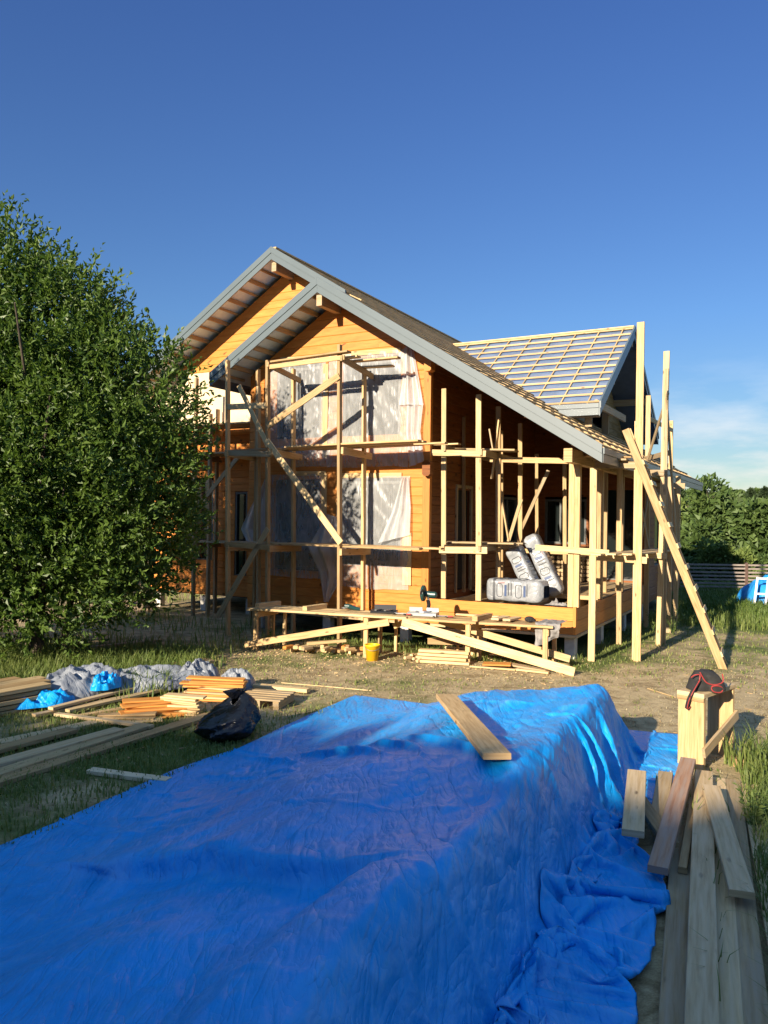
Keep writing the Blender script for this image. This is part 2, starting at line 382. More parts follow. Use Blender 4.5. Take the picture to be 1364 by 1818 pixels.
def ground_mat(t, b, l):
    tcn = N(t, 'TexCoord'); ga = N(t, 'Attribute', attribute_name='tone')
    n1 = N(t, 'TexNoise', Scale=1.3, Detail=8.0, Roughness=0.65); l(tcn.outputs['Object'], n1.inputs['Vector'])
    n2 = N(t, 'TexNoise', Scale=14.0, Detail=8.0, Roughness=0.7); l(tcn.outputs['Object'], n2.inputs['Vector'])
    mpz = N(t, 'Mapping'); mpz.inputs['Scale'].default_value = (30, 60, 1); l(tcn.outputs['Object'], mpz.inputs['Vector'])
    n3 = N(t, 'TexNoise', Scale=1.0, Detail=4.0, Distortion=2.0); l(mpz.outputs[0], n3.inputs['Vector'])
    dirt = ramp(t, [(0.3, (0.31, 0.23, 0.125)), (0.55, (0.48, 0.37, 0.21)), (0.75, (0.58, 0.465, 0.285))]); l(n2.outputs['Fac'], dirt.inputs[0])
    dry = ramp(t, [(0.42, (0.27, 0.21, 0.115)), (0.62, (0.55, 0.455, 0.27))]); l(n3.outputs['Fac'], dry.inputs[0])
    grs = ramp(t, [(0.3, (0.055, 0.085, 0.02)), (0.7, (0.15, 0.175, 0.05))]); l(n2.outputs['Fac'], grs.inputs[0])
    c = mixc(t, l, 0.45, dirt.outputs[0], dry.outputs[0])
    n6 = N(t, 'TexNoise', Scale=3.2, Detail=6.0, Roughness=0.6, Distortion=0.8); l(tcn.outputs['Object'], n6.inputs['Vector'])
    blot = ramp(t, [(0.36, (0.50, 0.46, 0.40)), (0.50, (0.92, 0.90, 0.88)), (0.66, (1.12, 1.12, 1.12))]); l(n6.outputs['Fac'], blot.inputs[0])
    c = mixc(t, l, 0.85, c, blot.outputs[0], 'MULTIPLY')
    ad = N(t, 'Math', operation='ADD'); l(ga.outputs['Fac'], ad.inputs[0]); l(n1.outputs['Fac'], ad.inputs[1])
    rf = ramp(t, [(0.78, (0, 0, 0)), (1.12, (1, 1, 1))]); sc = N(t, 'Math', operation='MULTIPLY'); l(ad.outputs[0], sc.inputs[0]); sc.inputs[1].default_value = 1.0
    l(sc.outputs[0], rf.inputs[0])
    rf.color_ramp.elements[0].position = 0.70; rf.color_ramp.elements[1].position = 0.98
    c = mixc(t, l, rf.outputs[0], c, grs.outputs[0])
    l(c, b.inputs['Base Color']); b.inputs['Roughness'].default_value = 0.95; b.inputs['Specular IOR Level'].default_value = 0.15
    b1 = N(t, 'Bump', Strength=0.5, Distance=0.05); l(n2.outputs['Fac'], b1.inputs['Height'])
    b2 = N(t, 'Bump', Strength=0.4, Distance=0.012); l(n3.outputs['Fac'], b2.inputs['Height']); l(b1.outputs[0], b2.inputs['Normal'])
    l(b2.outputs[0], b.inputs['Normal'])
M['straw'] = leaf_mat('dry_straw', (0.20, 0.17, 0.08), (0.50, 0.42, 0.24), 0.2, 0.7)
M['ground'] = mat('dry_soil_and_grass', ground_mat)

# ------------------------------------------------------------------ ground
def ground_z(x, y):
    d = np.hypot(x, y)
    near = 0.035*fbm(x*0.8, y*0.8, 3)*(1 - sstep(24, 30, d)) * sstep(2, 5, d)
    hill = 9.0*sstep(45, 230, d)*(0.75 + 0.9*(vnoise(x*0.012 + 7, y*0.012, 5) - 0.3))
    return near + hill*sstep(45, 110, d)
def grassy(x, y):
    dx, dy = x - CX, y - CY
    u = dx*_c - dy*_s; v = dx*_s + dy*_c
    g = 0.10 + 0.95*fbm(x*0.55, y*0.55, 21)
    g = np.maximum(g, 0.75*sstep(-1.6, -0.5, v)*sstep(-3.5, -1.0, u)*sstep(4.2, 3.1, u)*(1 - sstep(3.0, 6.5, v)*(u < 3)))
    g = np.maximum(g, 0.30*sstep(-3.0, 0.0, v)*sstep(2.6, 3.4, u)*(1.0 + 1.8*fbm(x*0.7, y*0.7, 31)))
    g = np.maximum(g, 1.0*sstep(4.0, 8.0, v)*sstep(2.6, 3.6, u))
    g = np.maximum(g, (0.40 + 0.9*fbm(x*0.9, y*0.9, 23))*sstep(-0.8, -1.8, x)*(1 - sstep(8.9, 9.8, y + 0.3*x)))
    g = np.maximum(g, 0.95*sstep(-2.4, -3.6, x)*sstep(9.8, 11.2, y)*(1 - sstep(14.0, 16.0, y)))
    g = np.maximum(g, 0.7*sstep(3.3, 3.9, x)*(1 - sstep(6.4, 7.4, y)))
    g = np.maximum(g, sstep(24, 32, np.hypot(x, y)))
    return np.clip(g, 0, 1)
def axis(lo, hi, n, dense_lo, dense_hi, frac):
    nd = int(n*frac); k = (n - nd)//2
    a = np.linspace(dense_lo, dense_hi, nd)
    l_ = dense_lo - np.geomspace(0.3, dense_lo - lo, k)[::-1]; h_ = dense_hi + np.geomspace(0.3, hi - dense_hi, k)
    return np.concatenate([l_, a, h_])
gx = axis(-900, 900, 300, -9, 14, 0.62); gy = axis(-200, 1500, 340, -4, 30, 0.66)
X, Y = np.meshgrid(gx, gy, indexing='ij'); Z = ground_z(X, Y)
nx, ny = X.shape
idx = np.arange(nx*ny).reshape(nx, ny)
faces = np.stack([idx[:-1, :-1], idx[1:, :-1], idx[1:, 1:], idx[:-1, 1:]], -1).reshape(-1, 4)
g_o = np_mesh('ground', np.stack([X, Y, Z], -1).reshape(-1, 3), faces, M['ground'], True, colattr=grassy(X, Y).ravel())
tag(g_o, 'dry trampled yard of soil and patchy grass running out to a green hill', 'ground', kind='structure')

# ------------------------------------------------------------------ the house (local axes: x along the front, y into depth)
HS = empty('wooden_house', W(0, 0, 0), -TH, 'unfinished orange timber house with grey gables and bare roof battens', 'house')
ZB, ZT = 0.44, 0.93            # underside and top of the deck rim
uR, zR, MS = -2.189, 7.306, 0.621
uR2 = -4.657; zR2 = zR - MS*(uR2 - uR)
OV, DG = 0.78, 1.776           # gable overhang, setback of the left gable
uE, uL, uL2 = 3.54, -4.965, -9.75
VB, VE = 6.6, 12.6             # back wall of the terrace, rear end of the roof
zr = lambda u: zR - MS*(u - uR)
zl = lambda u: zR + MS*(u - uR)
zl2 = lambda u: zR2 + MS*(u - uR2)
RT = 0.27                      # depth of the roof build-up

def log_wall(mb, axis_, pos, z0, z1, ua, ub, course=0.178, openings=(), depth=0.12, sgn=1, groove=0.011):
    """horizontal boards with V grooves; ua/ub: functions of z; axis_ 'u' -> wall in plane v=pos, 'v' -> plane u=pos"""
    def P(a, d, z):
        return (a, pos + sgn*d, z) if axis_ == 'u' else (pos - sgn*d, a, z)
    z = z0
    while z < z1 - 1e-4:
        zt = min(z + course, z1); zm = (z + zt)/2
        a0, a1 = ua(zm), ub(zm)
        if a1 - a0 > 0.02:
            cuts = [(a0, a1)]
            for (o0, o1, oz0, oz1) in openings:
                if oz0 < zm < oz1:
                    nc = []
                    for (p, q) in cuts:
                        if o1 <= p or o0 >= q: nc.append((p, q)); continue
                        if o0 > p: nc.append((p, o0))
                        if o1 < q: nc.append((o1, q))
                    cuts = nc
            for (p, q) in cuts:
                # joints: boards of random length
                ps = [p]
                x = p + R(1.2, 3.6)
                while x < q - 0.5: ps.append(x); x += R(2.2, 4.2)
                ps.append(q)
                for i in range(len(ps)-1):
                    s0, s1 = ps[i] + (0.002 if i else 0), ps[i+1]
                    lo0, lo1 = (s0, s1)
                    b0 = ua(z) if (i == 0 and p == a0) else s0; t0 = ua(zt) if (i == 0 and p == a0) else s0
                    b1 = ub(z) if (i == len(ps)-2 and q == a1) else s1; t1 = ub(zt) if (i == len(ps)-2 and q == a1) else s1
                    if t1 < t0: t0 = t1 = (t0+t1)/2
                    if b1 < b0: b0 = b1 = (b0+b1)/2
                    prof = [(groove, z), (0, z+groove), (0, zt-groove), (groove, zt), (depth, zt), (depth, z)]
                    L0 = []; L1 = []
                    for d, zz in prof:
                        f = (zz - z)/(zt - z)
                        L0.append(P(b0 + (t0-b0)*f, d, zz)); L1.append(P(b1 + (t1-b1)*f, d, zz))
                    ou, ov = R(0, 60), R(0, 60); ln = abs(s1-s0)
                    for k in range(6):
                        k2 = (k+1) % 6
                        mb.face([L0[k], L1[k], L1[k2], L0[k2]], [(ou, ov+k*.06), (ou+ln, ov+k*.06), (ou+ln, ov+k*.06+.06), (ou, ov+k*.06+.06)])
                    mb.face(L0); mb.face(list(reversed(L1)))
        z = zt
    return mb

# front block
WIN = dict(UL=(-3.72, -2.56, 4.10, 5.70), UR=(-2.02, -0.66, 4.10, 5.70), LL=(-3.72, -2.56, 1.36, 3.34), LR=(-2.02, -0.62, 1.56, 3.24))
roofu = lambda z: -4.45 if z < zl(-4.45)-RT else uR + (z + RT - zR)/MS
rooft = lambda z: 0.0 if z < zr(0)-RT else uR - (z + RT - zR)/MS
log_wall(MB(), 'u', 0, ZB, zR-RT, roofu, rooft, openings=WIN.values()).build('front_wall', M['stained'], HS)
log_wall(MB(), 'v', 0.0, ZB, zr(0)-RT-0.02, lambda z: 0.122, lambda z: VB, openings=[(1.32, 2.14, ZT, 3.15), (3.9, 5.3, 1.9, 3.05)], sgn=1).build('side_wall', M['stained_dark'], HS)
mb = MB(); log_wall(mb, 'v', -4.45, ZB, zl(-4.45)-RT-0.02, lambda z: 0.122, lambda z: DG-0.002, openings=[(0.45, 1.35, 0.9, 3.1)], sgn=-1).build('side_wall', M['stained'], HS)
mb = MB(); mb.box(-0.14, 0.016, -0.022, -0.002, ZB, zr(0)-RT-0.12); mb.build('corner_board', M['stained'], HS)
# end of the log crossing at the corner
mb = MB(); mb.beam((0.0, -0.16, 3.47), (0.0, 0.0, 3.47), 0.17, 0.30, c=0.04); mb.build('log_end', M['stained_dark'], HS)
mb = MB(); mb.beam((0.02, -0.20, 5.50), (0.02, 0.0, 5.50), 0.15, 0.28, c=0.03); mb.build('log_end', M['stained'], HS)
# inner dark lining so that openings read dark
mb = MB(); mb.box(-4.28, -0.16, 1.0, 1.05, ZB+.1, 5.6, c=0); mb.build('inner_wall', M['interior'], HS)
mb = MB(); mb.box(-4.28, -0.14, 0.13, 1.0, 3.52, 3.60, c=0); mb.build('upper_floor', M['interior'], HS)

# left gable set back behind the tree
g0 = lambda z: -9.2 if z < zl2(-9.2)-RT else uR2 + (z + RT - zR2)/MS
g1 = lambda z: -4.45 if z < zl2(uR2) - RT - 0.13 - 0 else uR2 - (z + RT - zR2)/MS
def g1(z):
    if z < zl(-4.45) - RT: return -4.452
    if z < zR - 0.02: return uR + (z - zR)/MS           # tucked against the front block's roof
    return min(uR, uR2 - (z + RT - zR2)/MS)
def g1b(z):
    full = uR2 - (z + RT - zR2)/MS
    return full if z > zr(uR)-RT else (-4.452 if z < 5.6 else min(full, uR))
log_wall(MB(), 'u', DG, 6.22, zR2-RT, g0, g1b).build('gable_wall', M['stained'], HS)
mb = MB(); mb.box(-9.2, -4.455, DG+0.012, DG+0.10, 4.72, 6.215); mb.build('sheathing_panel', M['osb'], HS)
mb = MB(); mb.box(-5.30, -5.18, DG-0.016, DG+0.010, 4.72, 6.1); mb.build('trim', M['stained'], HS)
mb = MB(); mb.box(-5.16, -4.60, DG-0.010, DG+0.010, 4.72, 6.1); mb.build('trim', M['stained'], HS)
log_wall(MB(), 'u', DG, ZB, 4.715, lambda z: -9.2, lambda z: -4.455, openings=[(-8.2, -7.0, 1.3, 3.4), (-6.3, -5.9, 0.95, 3.1)]).build('left_wall', M['stained'], HS)
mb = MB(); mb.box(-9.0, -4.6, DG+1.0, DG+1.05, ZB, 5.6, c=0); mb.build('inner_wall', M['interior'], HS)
# outer left and rear walls
log_wall(MB(), 'v', -9.2, ZB, zl2(-9.2)-RT-.02, lambda z: DG+0.125, lambda z: VE-0.7, sgn=-1).build('side_wall', M['stained'], HS)
def r0(z): return -9.2 if z < zl2(-9.2)-RT else uR2 + (z + RT - zR2)/MS
def r1(z): return 2.0 if z < zr(2.0)-RT else uR2 - (z + RT - zR2)/MS
log_wall(MB(), 'u', VE-0.7, ZB, zR2-RT, r0, r1, sgn=-1).build('rear_wall', M['stained'], HS)
# wall at the back of the terrace
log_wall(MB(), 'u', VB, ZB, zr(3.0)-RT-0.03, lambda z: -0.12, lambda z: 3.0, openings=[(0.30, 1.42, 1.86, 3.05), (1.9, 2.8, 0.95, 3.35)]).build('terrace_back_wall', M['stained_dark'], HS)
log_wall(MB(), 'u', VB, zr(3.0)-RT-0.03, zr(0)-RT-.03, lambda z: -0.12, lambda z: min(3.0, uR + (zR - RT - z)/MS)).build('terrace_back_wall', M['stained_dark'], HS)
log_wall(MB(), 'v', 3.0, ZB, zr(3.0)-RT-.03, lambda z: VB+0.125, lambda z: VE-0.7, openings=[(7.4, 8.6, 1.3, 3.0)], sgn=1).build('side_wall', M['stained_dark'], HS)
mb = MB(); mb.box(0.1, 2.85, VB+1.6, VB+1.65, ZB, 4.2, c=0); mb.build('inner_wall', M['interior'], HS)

def window(name, a0, a1, z0, z1, axis_='u', pos=0.0, fr='frame_grey', mull=(), sgn=1, w=0.06):
    P = (lambda a, d, z: (a, pos + sgn*d, z)) if axis_ == 'u' else (lambda a, d, z: (pos - sgn*d, a, z))
    f = MB()
    f.beam(P(a0, .05, z0+w/2), P(a1, .05, z0+w/2), .07, w); f.beam(P(a0, .05, z1-w/2), P(a1, .05, z1-w/2), .07, w)
    f.beam(P(a0+w/2, .05, z0+w), P(a0+w/2, .05, z1-w), w if axis_ == 'u' else .07, .07 if axis_ == 'u' else w, up=(0, 1, 0))
    f.beam(P(a1-w/2, .05, z0+w), P(a1-w/2, .05, z1-w), w if axis_ == 'u' else .07, .07 if axis_ == 'u' else w, up=(0, 1, 0))
    for m_ in mull:
        f.beam(P(m_, .055, z0+w), P(m_, .055, z1-w), .05, .05, up=(0, 1, 0))
    o = f.build(name, M[fr], HS)
    g = MB(); g.face([P(a0+w, .07, z0+w), P(a1-w, .07, z0+w), P(a1-w, .07, z1-w), P(a0+w, .07, z1-w)]); g.build('pane', M['glass'], o)
    return o
window('window', *WIN['UL'], mull=(-3.14,)); window('window', *WIN['UR'], mull=(-1.34,))
window('window', *WIN['LL'], mull=(-3.14,)); window('window', *WIN['LR'], mull=(-1.32,))
window('window', 0.30, 1.42, 1.86, 3.05, 'u', VB, mull=(0.72,)); window('window', 1.9, 2.8, 0.95, 3.35, 'u', VB, mull=(2.35,))
window('window', 3.9, 5.3, 1.9, 3.05, 'v', 0.0, mull=(4.6,)); window('window', 7.4, 8.6, 1.3, 3.0, 'v', 3.0)
window('window', -8.2, -7.0, 1.3, 3.4, 'u', DG); window('window', -6.3, -5.9, .95, 3.1, 'u', DG); window('window', .45, 1.35, .9, 3.1, 'v', -4.45, sgn=-1)
# doorway on the terrace side: dark leaf ajar with pale frame
mb = MB(); mb.beam((0.012, 1.33, ZT), (0.012, 1.33, 3.15), .05, .07, up=(0, 1, 0)); mb.beam((0.012, 2.13, ZT), (0.012, 2.13, 3.15), .05, .07, up=(0, 1, 0)); mb.beam((0.012, 1.30, 3.18), (0.012, 2.16, 3.18), .05, .07)
df = mb.build('door_frame', M['pine_old'], HS)
mb = MB(); mb.box(-0.10, -0.06, 1.37, 2.09, ZT, 3.14); dd = mb.build('door', M['interior'], HS)
mb = MB(); mb.tube([(-0.055, 1.45, 2.0), (-0.01, 1.45, 2.0), (-0.01, 1.55, 2.0)], .012); mb.build('handle', M['steel'], dd)

# yellow battens round the front windows and the clear film stapled over them
for (a0, a1, z0, z1) in [(-2.50, -2.37, 3.75, 5.72), (-2.50, -2.37, 1.2, 3.40), (-2.12, -2.02, 1.5, 3.40), (-0.55, -0.36, 1.16, 2.20)]:
    MB().box(a0, a1, -0.040, -0.016, z0, z1).build('film_batten', M['pine_pale'], HS)
for (a0, a1, za, zb_) in [(-3.62, -2.62, 5.91, 5.87), (-2.6, -0.66, 5.90, 5.86), (-2.0, -0.60, 3.36, 3.35), (-3.3, -2.4, 3.42, 3.41)]:
    MB().beam((a0, -0.026, za), (a1, -0.026, zb_), .022, .10).build('film_batten', M['pine_pale'], HS)

def film_sheet(fn, nu, nv, key='film'):
    o = MB().grid(fn, nu, nv).build('plastic_film', M[key], HS); return o
def wrk(u, z, sd, amp=.012):
    a = u*.8 + z*.6; b = -u*.6 + z*.8
    return float(amp*(abs(fbm(a*4.5, b*1.2, sd))*5 + abs(fbm(b*7, a*1.5, sd+3))*2.2))
def rect_film(a0, a1, z0, z1, sd, key='film', amp=.02, bow=0.02, ragged=0.05):
    def f(s, t):
        u = a0 + (a1-a0)*s; z = z0 + (z1-z0)*t
        if t < 0.02: z += ragged*2*float(fbm(u*2.2, sd, 9))
        u += ragged*float(fbm(z*1.5, sd, 13))*(1 if s > .98 else (-1 if s < .02 else 0))
        return (u, -0.020 - bow*math.sin(math.pi*s)*math.sin(math.pi*t) - wrk(u, z, sd, amp), z)
    film_sheet(f, 56, 56, key)
rect_film(-3.93, -2.44, 3.98, 5.87, 1); rect_film(-2.36, -0.47, 3.52, 5.88, 2)
rect_film(-3.57, -2.30, 3.55, 4.02, 3, bow=.05)
rect_film(-3.88, -2.44, 1.20, 3.40, 4); rect_film(-2.04, -0.42, 1.04, 3.33, 5)
def poly_film(L_, R_, sd, key='film_thick', amp=.05, n=46):
    """loose flap between two edge curves given as lists of (u, v, z)"""
    def curve(C, t):
        x = t*(len(C)-1); i = min(int(x), len(C)-2); f = x-i
        return Vector(C[i]).lerp(Vector(C[i+1]), f)
    def f(s, t):
        p = curve(L_, t).lerp(curve(R_, t), s)
        w_ = math.sin(math.pi*min(1, s*1.3))*0.5 + 0.5
        p.y -= amp*w_*(0.5 + 1.6*float(fbm(p.x*3 + p.z*0.7, p.z*0.8, sd)) + 0.8*math.sin(s*14 + p.z*1.1 + sd))
        if p.y > -0.03: p.y = -0.03 - 0.3*abs(p.y+0.03)
        return tuple(p)
    film_sheet(f, n, n, key)
# flap at the right edge of the upper film
poly_film([(-0.56, -.05, 5.90), (-0.58, -.05, 5.2), (-0.66, -.05, 4.75)], [(-0.38, -.05, 5.9), (-0.24, -.07, 5.3), (-0.10, -.10, 4.72)], 3)
poly_film([(-0.48, -.05, 4.80), (-0.50, -.05, 4.2), (-0.42, -.05, 3.5)], [(-0.10, -.10, 4.72), (-0.16, -.08, 4.2), (-0.05, -.12, 3.62)], 8)
# flap falling across the right part of the lower film
poly_film([(-0.56, -.06, 3.30), (-0.76, -.10, 2.6), (-1.05, -.14, 1.98)], [(-0.42, -.05, 3.3), (-0.36, -.06, 2.7), (-0.36, -.08, 2.16)], 4)
# torn film hanging between the lower windows
poly_film([(-2.30, -.06, 2.55), (-2.75, -.10, 1.85), (-2.45, -.12, 1.35), (-2.32, -.12, 0.72)], [(-2.10, -.06, 2.5), (-2.0, -.07, 1.9), (-1.9, -.08, 1.3), (-2.22, -.1, 0.72)], 6, amp=.07)
# torn film blown round the left corner
poly_film([(-3.95, -.06, 3.30), (-4.35, -.05, 2.7), (-4.62, -.04, 2.2), (-4.40, -.04, 1.85)], [(-3.85, -.06, 3.3), (-3.87, -.06, 2.8), (-3.9, -.06, 2.2), (-4.0, -.06, 1.9)], 7, amp=.05)

# ---- roof
def rafter_plate(name, pts, th, m):
    """closed slab: polygon pts (u,v,z) on the slope, thickness th downwards"""
    b = MB(); lo = [(p[0], p[1], p[2]-th) for p in pts]
    b.face(pts); b.face(list(reversed(lo)))
    for i in range(len(pts)):
        j = (i+1) % len(pts); b.face([pts[i], lo[i], lo[j], pts[j]])
    return b.build(name, m, HS)
DT = 0.078
# right slope: L-shaped outline (front block reaches only to its own ridge)
e = 0.025
def slope_pts(us, vs, zf, dz): return [(u, v, zf(u)+dz) for u, v in zip(us, vs)]
rafter_plate('roof_membrane', slope_pts([uR, uE-e, uE-e, uR2, uR2, uR], [-OV+e, -OV+e, VE-e, VE-e, DG-OV+e, DG-OV+e], zr, -DT), .012, M['membrane'])
rafter_plate('roof_membrane', slope_pts([uL+e, uR, uR, uL+e], [-OV+e, -OV+e, DG+0.1, DG+0.1], zl, -DT), .012, M['membrane'])
rafter_plate('roof_membrane', slope_pts([uL2+e, uR2, uR2, uL2+e], [DG-OV+e, DG-OV+e, VE-e, VE-e], zl2, -DT), .012, M['membrane'])
# pale underlay seen from below on the left overhangs
rafter_plate('underlay', slope_pts([uL+.04, uR, uR, uL+.04], [-OV+.03, -OV+.03, DG, DG], zl, -DT-0.016), .008, M['soffit'])
rafter_plate('underlay', slope_pts([uL2+.04, uR2, uR2, uL2+.04], [DG-OV+.03, DG-OV+.03, DG+.3, DG+.3], zl2, -DT-0.016), .008, M['soffit'])
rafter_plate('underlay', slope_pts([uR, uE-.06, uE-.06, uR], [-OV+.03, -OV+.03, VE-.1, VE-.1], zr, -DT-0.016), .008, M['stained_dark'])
# battens along the ridge direction on counter-battens up the slope
def slope_battens(zf, u0, u1, vfun, step=.36, cstep=.62, skip=None):
    n = int(abs(u1-u0)/step); sg = 1 if u1 > u0 else -1
    for i in range(n+1):
        u = u0 + sg*(i*step + .03); va, vb = vfun(u)
        if vb - va < .1: continue
        MB().beam((u, va, zf(u)-.015), (u, vb, zf(u)-.015), .075, .028, up=(MS if zf is zr else -MS, 0, 1)).build('roof_batten', M['batten'], HS)
vmain = lambda u: ((DG-OV+.03) if u < uR else (-OV+.03), VE-.03)
slope_battens(zr, uE-.06, uR2+.05, vmain, step=.38)
v = -OV+.06
while v < VE-.05:
    u0 = uR2+.02 if v > DG-OV else uR+.02
    MB().beam((uE-.04, v, zr(uE-.04)-.050), (u0, v, zr(u0)-.050), .05, .036).build('counter_batten', M['batten'], HS); v += .62
slope_battens(zl, uL+.06, uR-.06, lambda u: (-OV+.03, DG-.03), step=.36)
slope_battens(zl2, uL2+.06, uR2-.06, lambda u: (DG-OV+.03, VE-.03), step=.36)
# ridge board seen along the top
MB().beam((uR2+.03, DG-OV+.03, zR2+.0), (uR2+.03, VE-.03, zR2+.0), .12, .04).build('ridge_board', M['batten'], HS)

def rake(u0, z0, u1, z1, v, h=.27, t=.03, proud=.016):
    """stepped grey verge board in the plane v"""
    b = MB(); ax = Vector((u1-u0, 0, z1-z0)); nrm = Vector((-ax.z, 0, ax.x)).normalized()
    if nrm.z < 0: nrm = -nrm
    def strip(d0, d1, va, vb):
        # vertical plumb cuts at the ends: offset straight down
        k = ax.length/abs(ax.x)
        P = [(u0, z0-d0*k), (u1, z1-d0*k), (u1, z1-d1*k), (u0, z0-d1*k)]
        f = [(x, va, z) for x, z in P]; g = [(x, vb, z) for x, z in P]
        b.face(f); b.face(list(reversed(g)))
        for i in range(4):
            j = (i+1) % 4; b.face([f[j], f[i], g[i], g[j]])
    strip(-0.015, h*.42, v-proud, v+t); strip(h*.42+.001, h*.9, v, v+t)
    return b.build('verge_board', M['fascia'], HS)
rake(uR+.001, zR, uE, zr(uE), -OV); rake(uL, zl(uL), uR-.001, zR, -OV)
rake(uR2+.001, zR2, uR-.40, zr(uR-.40), DG-OV-.035); rake(uL2, zl2(uL2), uR2-.001, zR2, DG-OV-.035)
# eaves boards
def eave(u, z, v0, v1, h=.25, sgn=1):
    b = MB(); b.box(min(u, u+sgn*.03), max(u, u+sgn*.03), v0, v1, z-h*.42, z+.0, c=.002); b.box(min(u-.02*sgn, u+sgn*.012), max(u-.02*sgn, u+sgn*.012), v0, v1, z-h, z-h*.42-.001, c=.002)
    return b.build('eaves_board', M['fascia'], HS)
eave(uE, zr(uE)-.03, -OV+.04, VE-.05); eave(uL, zl(uL)-.03, -OV+.04, DG-.05, sgn=-1); eave(uL2, zl2(uL2)-.03, DG-OV+.04, VE-.05, sgn=-1)
# purlins, ridge beams and rafter tails under the overhangs
def purlin(u, zf, v0, v1, w=.07, h=.15, m='pine_old'):
    MB().beam((u, v0, zf(u)-DT-.03-h/2-.02), (u, v1, zf(u)-DT-.03-h/2-.02), w, h, up=(0, 0, 1)).build('purlin', M[m], HS)
for k in range(9): purlin(uL + .22 + k*.29, zl, -OV+.06, 0.14, w=.045, h=.055 + .045*(k % 2))
for k in range(15): purlin(uL2 + .25 + k*.315, zl2, DG-OV+.06, DG+.14, w=.045, h=.055 + .045*(k % 2))
MB().beam((uR+.02, -OV+.05, zR-.44), (uR+.02, 0.16, zR-.44), .13, .22).build('ridge_beam', M['pine_old'], HS)
MB().beam((uR2+.02, DG-OV+.05, zR2-.44), (uR2+.02, DG+.16, zR2-.44), .13, .22).build('ridge_beam', M['pine_old'], HS)
for k in range(4): purlin(0.5 + k*.85, zr, -OV+.06, VB, w=.08, h=.16, m='stained_dark')
purlin(-1.3, zr, -OV+.06, .14, m='stained_dark')
MB().beam((2.90, -.55, 3.62), (2.90, VB, 3.62), .15, .24).build('eaves_beam', M['pine'], HS)
v = .3
while v < VB: MB().beam((.02, v, zr(.02)-DT-.12), (uE-.08, v, zr(uE-.08)-DT-.12), .05, .15).build('rafter', M['stained_dark'], HS); v += .62

# ---- dormer (cross gable) on the right slope
DV, DZ, DU, DE = 7.03, 7.555, 2.503, 3.35
DM = (DZ - 5.10)/(DV - DE); DVB = 2*DV - DE
dz = lambda v: DZ - DM*abs(v - DV)
um = lambda z: uR + (zR - z)/MS           # where a height meets the main slope
def dormer_side(sgn, full):
    vs = DE if sgn < 0 else DVB
    pts = [(DU-.02, DV, DZ-DT), (DU-.02, vs, dz(vs)-DT), (um(dz(vs)-DT)-.05, vs, dz(vs)-DT), (um(DZ-DT)-.05, DV, DZ-DT)]
    if sgn > 0: pts = list(reversed(pts))
    rafter_plate('roof_membrane', pts, .012, M['membrane'])
    rafter_plate('underlay', [(p[0]-.03 if p[0] > 2 else p[0], p[1], p[2]-.02) for p in pts], .01, M['underlay_blue'])
    n = 12; L_ = abs(vs - DV)
    for i in range(n):
        v_ = DV + sgn*(.05 + (L_-.10)*i/(n-1)); zz = dz(v_)
        MB().beam((um(zz)-.05, v_, zz-.018), (DU-.02, v_, zz-.018), .048, .034, up=(0, sgn*DM, 1)).build('roof_batten', M['pine_pale'], HS)
    u = DU - .28
    while u > um(DZ):
        ve = DV if False else None
        # runs from the ridge down to the main slope or the eave
        zlow = max(dz(vs), zr(u))
        vlow = DV + sgn*(DZ - zlow)/DM
        if abs(vlow-DV) > .3: MB().beam((u, DV+sgn*.03, DZ-.052), (u, vlow, zlow-.052), .03, .03).build('counter_batten', M['batten'], HS)
        u -= .62
    b = MB(); h = .24; kk = math.sqrt(1+DM*DM)
    for (d0, d1, ua_, ub_) in ((-.015, h*.45, DU-.01, DU+.03), (h*.45+.001, h*1.05, DU-.01, DU+.012)):
        P = [(DV+sgn*.001, DZ-d0*kk), (vs, dz(vs)-d0*kk), (vs, dz(vs)-d1*kk), (DV+sgn*.001, DZ-d1*kk)]
        f = [(ub_, y, z) for y, z in P]; g = [(ua_, y, z) for y, z in P]
        b.face(f); b.face(list(reversed(g)))
        for i in range(4):
            j = (i+1) % 4; b.face([f[j], f[i], g[i], g[j]])
    b.build('verge_board', M['fascia'], HS)
    b = MB(); zz = dz(vs); b.box(um(zz-.1)-.1, DU-.012, vs+(-.03 if sgn < 0 else 0), vs+(0 if sgn < 0 else .03), zz-.13, zz-.03, c=.002)
    b.box(um(zz-.2)-.1, DU-.014, vs+(-.01 if sgn < 0 else -.02), vs+(.02 if sgn < 0 else .01), zz-.29, zz-.131, c=.002); b.build('eaves_board', M['fascia'], HS)
dormer_side(-1, True); dormer_side(1, True)
MB().beam((um(DZ)-.05, DV, DZ+.0), (DU-.01, DV, DZ+.0), .12, .04).build('ridge_board', M['pine_pale'], HS)
DW = 1.55                                   # dormer end wall
def dw0(z): return DE+.42 if z < dz(DE+.42)-RT else DV - (DZ-RT-z)/DM
def dw1(z): return DVB-.42 if z < dz(DE+.42)-RT else DV + (DZ-RT-z)/DM
log_wall(MB(), 'v', DW, zr(DW)-.05, DZ-RT, dw0, dw1, openings=[(5.9, 8.1, zr(DW)-.05, 6.2)], sgn=1).build('dormer_wall', M['pine_old'], HS)
MB().box(DW-.6, DW-.55, 5.6, 8.4, zr(DW)-.2, 6.4, c=0).build('inner_wall', M['interior'], HS)
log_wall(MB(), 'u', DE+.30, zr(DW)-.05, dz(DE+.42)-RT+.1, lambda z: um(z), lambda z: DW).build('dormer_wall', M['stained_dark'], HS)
log_wall(MB(), 'u', DVB-.30, zr(DW)-.05, dz(DE+.42)-RT+.1, lambda z: um(z), lambda z: DW, sgn=-1).build('dormer_wall', M['stained_dark'], HS)
